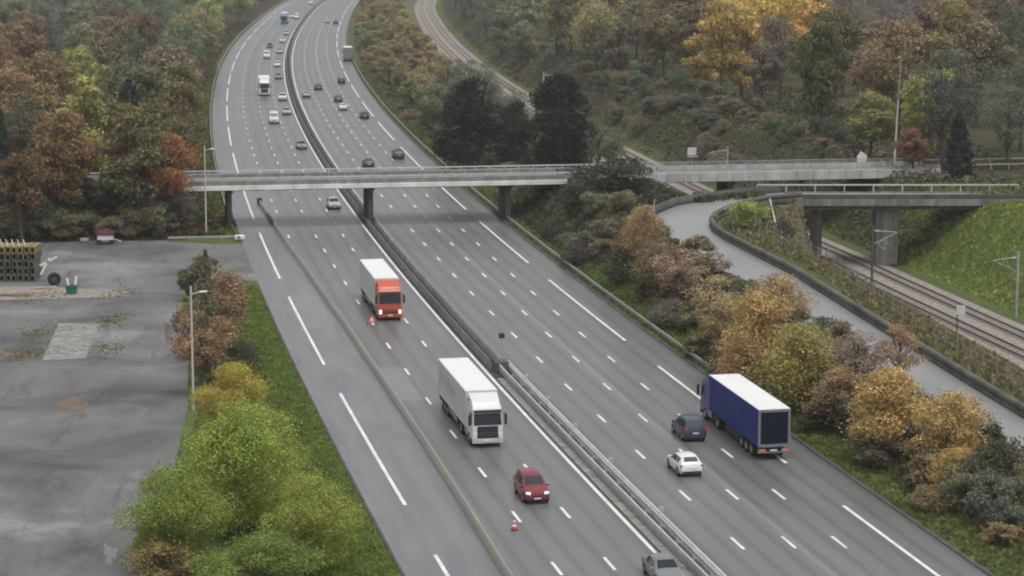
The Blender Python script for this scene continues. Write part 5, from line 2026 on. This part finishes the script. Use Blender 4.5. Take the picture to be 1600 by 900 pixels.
part_bm('border', 'cone_red', o, lambda b: (tri_ring(b, .62, .36, -.02), tri_ring(b, .62, .36, .02)))
part_bm('face', 'white', o, lambda b: quadface(b, [(.40 * cos(pi / 2 + k * 2 * pi / 3), 0, .62 + .40 * sin(pi / 2 + k * 2 * pi / 3)) for k in range(3)]))
for sd in (-1, 1):
    part_bm('leg', 'darksteel', o, lambda b: tube(b, (sd * .4, 0, .32), (sd * .5, .3, 0), .03, n=5))

# ------------------------------------------------------------------ the yard
x, y = R(77, -22.5)
o = thing('yard_guardrail', 'low pale rail ending in a white block at the mouth of the yard', 'guard rail', (float(x), float(y), 0), -head(77))
part_bm('beam', 'steel', o, lambda b: (box(b, (-.6, 0, .62), (8.6, .06, .26)), box(b, (-.6, .05, .62), (8.6, .05, .08))))
for k in range(5):
    part_bm('post', 'darksteel', o, lambda b: box(b, (-4.6 + k * 2.0, .10, .3), (.10, .10, .62)))
part_bm('end_block', 'white', o, lambda b: box(b, (4.2, 0, .45), (1.3, .5, .62)), .12)
x, y = R(84.5, -20.6)
o = thing('guardrail_return', 'short curved dark rail under the end of the long bridge', 'guard rail', (float(x), float(y), 0), -head(84))
part_bm('beam', 'darksteel', o, lambda b: (tube(b, (2.2, -9, .6), (2.0, -4, .62), .13, n=6), tube(b, (2.0, -4, .62), (1.6, 8, .62), .13, n=6)))
x, y = R(87, -23.4)
o = thing('white_plank', 'white board lying on the grass under the end of the long bridge', 'board', (float(x), float(y), 0.1), -head(84))
part_bm('board', 'white', o, lambda b: box(b, (0, 0, .3), (2.4, .2, .3)), .03)

# the small white trailer under a dark red cover
x, y = ground(165, 381)
o = thing('site_trailer', 'small white trailer under a dark red cover at the back of the yard', 'trailer', (x, y, 0), .1)
part_bm('body', 'white', o, lambda b: box(b, (0, 0, .85), (2.0, 1.3, .75)), .08)
part_bm('cover', 'maroon', o, lambda b: prism(b, [(-.8, 1.2), (.8, 1.2), (.72, 1.55), (0, 1.75), (-.72, 1.55)], -1.15, 1.15), .03)
for sd in (-1, 1):
    part_bm('wheel', 'tyre', o, lambda b: tube(b, (sd * .78, -.5, .32), (sd * .78, -.72, .32), .32, n=12))
part_bm('drawbar', 'palesteel', o, lambda b: tube(b, (1.0, 0, .6), (2.0, -.2, .35), .06, n=6))
x, y = ground(132, 379)
o = tag(part_bm('pale_stone', 'concrete', None, lambda b: box(b, (0, 0, .3), (1.2, .7, .6)), .18), 'pale stone lying in the leaf litter beside the white trailer', 'stone')
o.location = (x, y, 0)

# stack of steel barrier sections, ends toward the drone: five rows
sx0, sy0 = ground(6, 440)


def section_unit(mat):
    b = bmesh.new()
    w, h, l = .62, .78, 3.6
    for sd in (-1, 1):
        box(b, (sd * (w / 2 - .07), l / 2, h / 2), (.11, l, h))
    box(b, (0, l / 2, .06), (w - .26, l, .10))
    box(b, (0, l / 2, h - .07), (w * .62, l, .12))
    box(b, (0, l - .1, h / 2), (w - .3, .1, h - .3))
    me = bpy.data.meshes.new('barrier_section')
    b.to_mesh(me)
    b.free()
    me.materials.append(mat)
    return me


units = [section_unit(M['frame_green']), section_unit(M['frame_yellow'])]
for row in range(5):
    for k in range(9):
        me = units[1] if row == 4 else units[0]
        o = link(bpy.data.objects.new('barrier_section', me))
        o.location = (sx0 - 2.3 + k * .70 + random.uniform(-.06, .06), sy0 + row * .06 + random.uniform(-.25, .25), row * .80)
        o.rotation_euler = (0, 0, random.uniform(-.02, .02))
        tag(o, 'faded yellow barrier section in the top row of the stack' if row == 4 else 'grey green hollow barrier section in the lower rows of the stack', 'barrier section', 'yellow barrier sections on the stack' if row == 4 else 'grey green barrier sections in the stack')
for k in range(8):
    a = (sx0 - 2.1 + k * .66, sy0 + .4, 4.0)
    o = tag(part_bm('barrier_post', 'palesteel', None, lambda b: tube(b, (0, 0, 0), (-.35, .5, .75), .05, n=6)), 'pale slanting post end sticking up from the barrier stack', 'post', 'post ends on the barrier stack')
    o.location = a
for dx, ang, lab in ((4.7, .5, 'white plank leaning on the end of the barrier stack, the steeper one'), (5.1, 1.1, 'white plank leaning on the end of the barrier stack, the flatter one')):
    o = tag(part_bm('white_plank', 'white', None, lambda b: box(b, (0, 0, 1.1), (.22, .12, 2.2), Matrix.Rotation(ang, 4, 'Y')), .02), lab, 'plank')
    o.location = (sx0 + dx, sy0 + .3, .6 if ang < 1 else 1.2)
x, y = ground(85, 446)
b = bmesh.new()
o = thing('tyre_heap', 'old dark tyre standing up between the barrier stack and the green bin', 'tyre', (x, y, 0), .3)
b.free()
V, Fc = [], []
nu, nv = 22, 10
for i in range(nu):
    for j in range(nv):
        a, c = 2 * pi * i / nu, 2 * pi * j / nv
        V.append(((.52 + .24 * cos(c)) * cos(a), .20 * sin(c), .76 + (.52 + .24 * cos(c)) * sin(a)))
for i in range(nu):
    for j in range(nv):
        Fc.append((i * nv + j, ((i + 1) % nu) * nv + j, ((i + 1) % nu) * nv + (j + 1) % nv, i * nv + (j + 1) % nv))
from_np('tyre', V, Fc, M['tyre'], o, smooth=True)
part_bm('hub_plate', 'darksteel', o, lambda b: tube(b, (0, -.05, .76), (0, .05, .76), .28, n=12))
o.name = 'standing_tyre'
x, y = ground(112, 459)
o = thing('green_bin', 'bright green bin in the yard with two pale poles stuck in it', 'bin', (x, y, 0), .2)
part_bm('tub', 'green', o, lambda b: tube(b, (0, 0, 0), (0, 0, .95), .55, .72, 14))
part_bm('liner', 'black', o, lambda b: tube(b, (0, 0, .90), (0, 0, .965), .62, .62, 14))
part_bm('pole', 'white', o, lambda b: (tube(b, (-.25, 0, .3), (-.45, .1, 1.75), .13, n=8)))
part_bm('pole', 'white', o, lambda b: (tube(b, (.35, .1, .3), (.55, .2, 1.9), .15, n=8)))
for px, py, l, rz, lab in ((18, 463, 4.2, .05, 'weathered beam on the earth strip below the barrier stack, nearest the picture edge'), (45, 459, 3.6, .30, 'pale beam crossing the earth strip at a slant'), (72, 452, 2.4, .5, 'short pale beam next to the standing tyre')):
    x, y = ground(px, py)
    o = tag(part_bm('timber_beam', 'timber' if rz > .1 else 'oldtimber', None, lambda b: box(b, (0, 0, .16), (l, .28, .26)), .02), lab, 'beam')
    o.location = (x, y, 0)
    o.rotation_euler = (0, 0, rz)
# pale slab with grassy edges, earth strip
mud = plain('wet_mud', (0.12, 0.075, 0.04), 0.35, var=0.4, scale=0.8)
for nm, cx_, cy_, rx_, ry_ in (('mud_patch', 110, 634, 26, 13), ('mud_patch', 20, 553, 34, 5), ('mud_patch', 128, 650, 8, 7)):
    rr_ = random.Random(cx_)
    poly_sheet(nm, [ground(cx_ + rx_ * cos(a) * rr_.uniform(.6, 1.15), cy_ + ry_ * sin(a) * rr_.uniform(.6, 1.15)) for a in np.linspace(0, 2 * pi, 15)[:-1]], .003, mud)
wet = plain('standing_water', (0.10, 0.10, 0.105), 0.12, var=0.1, spec=0.6)
for cx_, cy_, rx_, ry_ in ((172, 866, 13, 20), (266, 528, 12, 26), (212, 742, 14, 8)):
    poly_sheet('puddle', [ground(cx_ + rx_ * cos(a) * q, cy_ + ry_ * sin(a) * q) for a in np.linspace(0, 2 * pi, 61)[:-1] for q in (.75 + .22 * sin(3 * a + cx_) + .14 * sin(7 * a + 2 * cx_) + .08 * sin(13 * a),)], .004, wet)
slab = poly_sheet('concrete_slab', [ground(*p) for p in ((92, 505), (156, 505), (134, 560), (66, 563))], .012, M['concrete'])
poly_sheet('earth_strip', [ground(*p) for p in ((-30, 449), (60, 447), (200, 455), (206, 462), (140, 465), (-30, 470))], .006, M['ballast'])


# ------------------------------------------------------------------ grass, ground cover, far wood: what nobody could count
def tufts(name, n, region, hgt, cols, seed, width=.16):
    r = np.random.default_rng(seed)
    pts = []
    while sum(len(p) for p in pts) < n:
        s, t = region(r, n)
        pts.append(np.stack([s, t], 1))
    st = np.concatenate(pts)[:n]
    X, Y = R(st[:, 0], st[:, 1])
    Z = terrain(st[:, 0], st[:, 1])
    a = r.uniform(0, 2 * pi, n)
    h = hgt * r.uniform(.5, 1.5, n)
    w = width * r.uniform(.6, 1.5, n)
    lx, ly = r.normal(0, .35, n) * h, r.normal(0, .35, n) * h
    V = np.stack([np.stack([X - np.cos(a) * w, Y - np.sin(a) * w, Z - .03], 1), np.stack([X + np.cos(a) * w, Y + np.sin(a) * w, Z - .03], 1), np.stack([X + lx + np.cos(a) * w * .7, Y + ly + np.sin(a) * w * .7, Z + h], 1),
                  np.stack([X + lx - np.cos(a) * w * .7, Y + ly - np.sin(a) * w * .7, Z + h], 1)], 1).reshape(-1, 3)
    o = from_np(name, V, np.arange(4 * n).reshape(n, 4), M['blade'])
    o.color = (*cols, 1)
    tag(o, kind='stuff')


def reg_left(r, n):
    s = r.uniform(-100, 43, n)
    t = r.uniform(-29, -18.3, n)
    right = np.interp(s, [38, 43.5], [-18.3, -19])
    left = np.interp(s, [-100, -70, -46, -24, 0, 20, 43], [-32, -32, -30, -28, -27, -26.2, -25.2])
    m = (t < right) & (t > left)
    return s[m], t[m]


tufts('long_grass', 60000, reg_left, .15, lin(96, 114, 50, 1.5), 31, .07)


def reg_verge(r, n):
    s = r.uniform(-110, 160, n)
    t = r.uniform(18.5, 22.5, n)
    return s, t


tufts('verge_grass', 40000, reg_verge, .15, lin(104, 116, 62, 1.35), 32, .12)


def reg_far_verge(r, n):
    k = r.uniform(0, 1, n) < .5
    s = r.uniform(75, 420, n)
    t = np.where(k, r.uniform(-23.5, -18.9, n), r.uniform(18.9, 23, n))
    m = (t > 0) | (s > 82)
    return s[m], t[m]


tufts('far_verge_grass', 16000, reg_far_verge, .30, lin(104, 112, 62, 1.2), 38, .2)


def reg_bank(r, n):
    s = r.uniform(-110, 62, n)
    t = r.uniform(21.5, 28.4, n)
    return s, t


tufts('bank_weeds', 20000, reg_bank, .50, lin(96, 92, 56, 1.35), 33, .18)


def reg_green(r, n):
    s = r.uniform(0, 72, n)
    t = r.uniform(63.5, 96, n)
    return s, t


tufts('green_bank_grass', 40000, reg_green, .22, lin(108, 118, 58, 1.9), 34, .11)


def reg_berm(r, n):
    s = r.uniform(-90, 62, n)
    t = r.uniform(36.2, 50.5, n)
    m = np.min((s[:, None] - RC[None, :, 0]) ** 2 + (t[:, None] - RC[None, :, 1]) ** 2, 1) > 4.9 ** 2
    return s[m], t[m]


tufts('berm_grass', 18000, reg_berm, .35, lin(116, 108, 78, 1.35), 35, .15)


def reg_mound(r, n):
    s = r.uniform(60, 115, n)
    t = r.uniform(20.5, 47, n)
    return s, t


tufts('mound_brambles', 9000, reg_mound, .7, lin(70, 72, 54, 1.35), 36, .3)


def reg_slab(r, n):
    P1 = np.array([ground(*p) for p in ((175, 500), (165, 545), (60, 520), (40, 552), (190, 458), (60, 463))])
    k = r.integers(0, len(P1), n)
    X, Y = P1[k, 0] + r.normal(0, 1.1, n), P1[k, 1] + r.normal(0, 2.2, n)
    st = np.array([ST(a, b) for a, b in zip(X, Y)])
    return st[:, 0], st[:, 1]


tufts('yard_weeds', 1600, reg_slab, .09, lin(112, 108, 60, 1.35), 37, .14)


def leaf_cover(name, n, region, hgt, col, seed, size):
    r = np.random.default_rng(seed)
    s, t = region(r, n)
    X, Y = R(s, t)
    Z = terrain(s, t) + hgt * r.uniform(0, 1, len(s)) ** 1.5 * (.5 + .5 * np.sin(s * .6 + 2 * np.sin(t * .5)) * np.sin(t * .7))
    C = np.stack([X, Y, Z + .05], 1)
    V, Fc = cards(C, np.tile([0, 0, 1.0], (len(s), 1)), size, .8, r=r)
    o = from_np(name, V, Fc, M['leaf'])
    o.color = (*col, 1)
    tag(o, kind='stuff')


leaf_cover('undergrowth', 22000, lambda r, n: (np.where(r.uniform(0, 1, n) < .3, r.uniform(81, 90, n), r.uniform(100, 700, n)), np.where(r.uniform(0, 1, n) < .4, r.uniform(-26, -20.6, n), r.uniform(-70, -24, n))), 1.6, lin(74, 66, 44, 1.35), 41, .35)
leaf_cover('under_bridge_brambles', 7000, lambda r, n: (r.uniform(54, 112, n), r.uniform(63, 84, n)), 1.2, lin(84, 88, 56, 1.2), 45, .3)
leaf_cover('hillside_brambles', 34000, lambda r, n: (r.uniform(92, 620, n), r.uniform(60.5, 98, n)), 1.5, lin(82, 84, 62, 1.35), 42, .38)
leaf_cover('trackside_brambles', 14000, lambda r, n: (r.uniform(112, 420, n), r.uniform(22.5, 46, n)), 1.4, lin(80, 84, 58, 1.35), 43, .35)
leaf_cover('bank_brambles', 9000, lambda r, n: (r.uniform(-100, 62, n), r.uniform(22.5, 28.2, n)), 1.0, lin(84, 76, 56, 1.35), 44, .24)


def far_wood():
    """the tree tops behind the ones that can be told apart"""
    r = np.random.default_rng(51)
    Cs, Ns = [], []
    for _ in range(2600):
        s = r.uniform(420, 1250)
        side = r.integers(0, 2)
        t = r.uniform(-190, -30) if side == 0 else r.uniform(68, 260)
        x, y = R(s, t)
        z = tz(x, y)
        h = r.uniform(12, 18)
        px, py, d = project(x, y, z + h)
        if not (-60 < px < 1660) or py > 330 or py < -120:
            continue
        if side == 0 and s < 760 or side == 1 and s < 640:
            continue
        n = 130
        D = r.normal(0, 1, (n, 3))
        D /= np.linalg.norm(D, axis=1, keepdims=True)
        Cs.append(np.array([x, y, z + h * .62]) + D * np.array([4.6, 4.6, h * .42]) * r.uniform(.7, 1.1, (n, 1)))
        Ns.append(D)
    if not Cs:
        return
    V, Fc = cards(np.concatenate(Cs), np.concatenate(Ns), .9, .7, r=r)
    o = from_np('far_wood', V, Fc, M['leaf'])
    o.color = (*lin(104, 94, 72, 1.35), 1)
    tag(o, kind='stuff')


far_wood()
print('trees', COUNT, 'objects', len(bpy.data.objects))

# ------------------------------------------------------------------ damp autumn air
HAZE = True
if HAZE:
    b = bmesh.new()
    box(b, (0, 900, 27.5), (5200, 6400, 85))
    me = bpy.data.meshes.new('haze')
    b.to_mesh(me)
    b.free()
    hm = bpy.data.materials.new('haze')
    hm.use_nodes = True
    hn = hm.node_tree
    hn.nodes.clear()
    pv = hn.nodes.new('ShaderNodeVolumePrincipled')
    pv.inputs['Color'].default_value = (.93, .94, .96, 1)
    pv.inputs['Density'].default_value = 0.00016
    pv.inputs['Anisotropy'].default_value = 0.2
    ho = hn.nodes.new('ShaderNodeOutputMaterial')
    hn.links.new(pv.outputs[0], ho.inputs['Volume'])
    me.materials.append(hm)
    o = link(bpy.data.objects.new('haze', me))
    tag(o, kind='stuff')
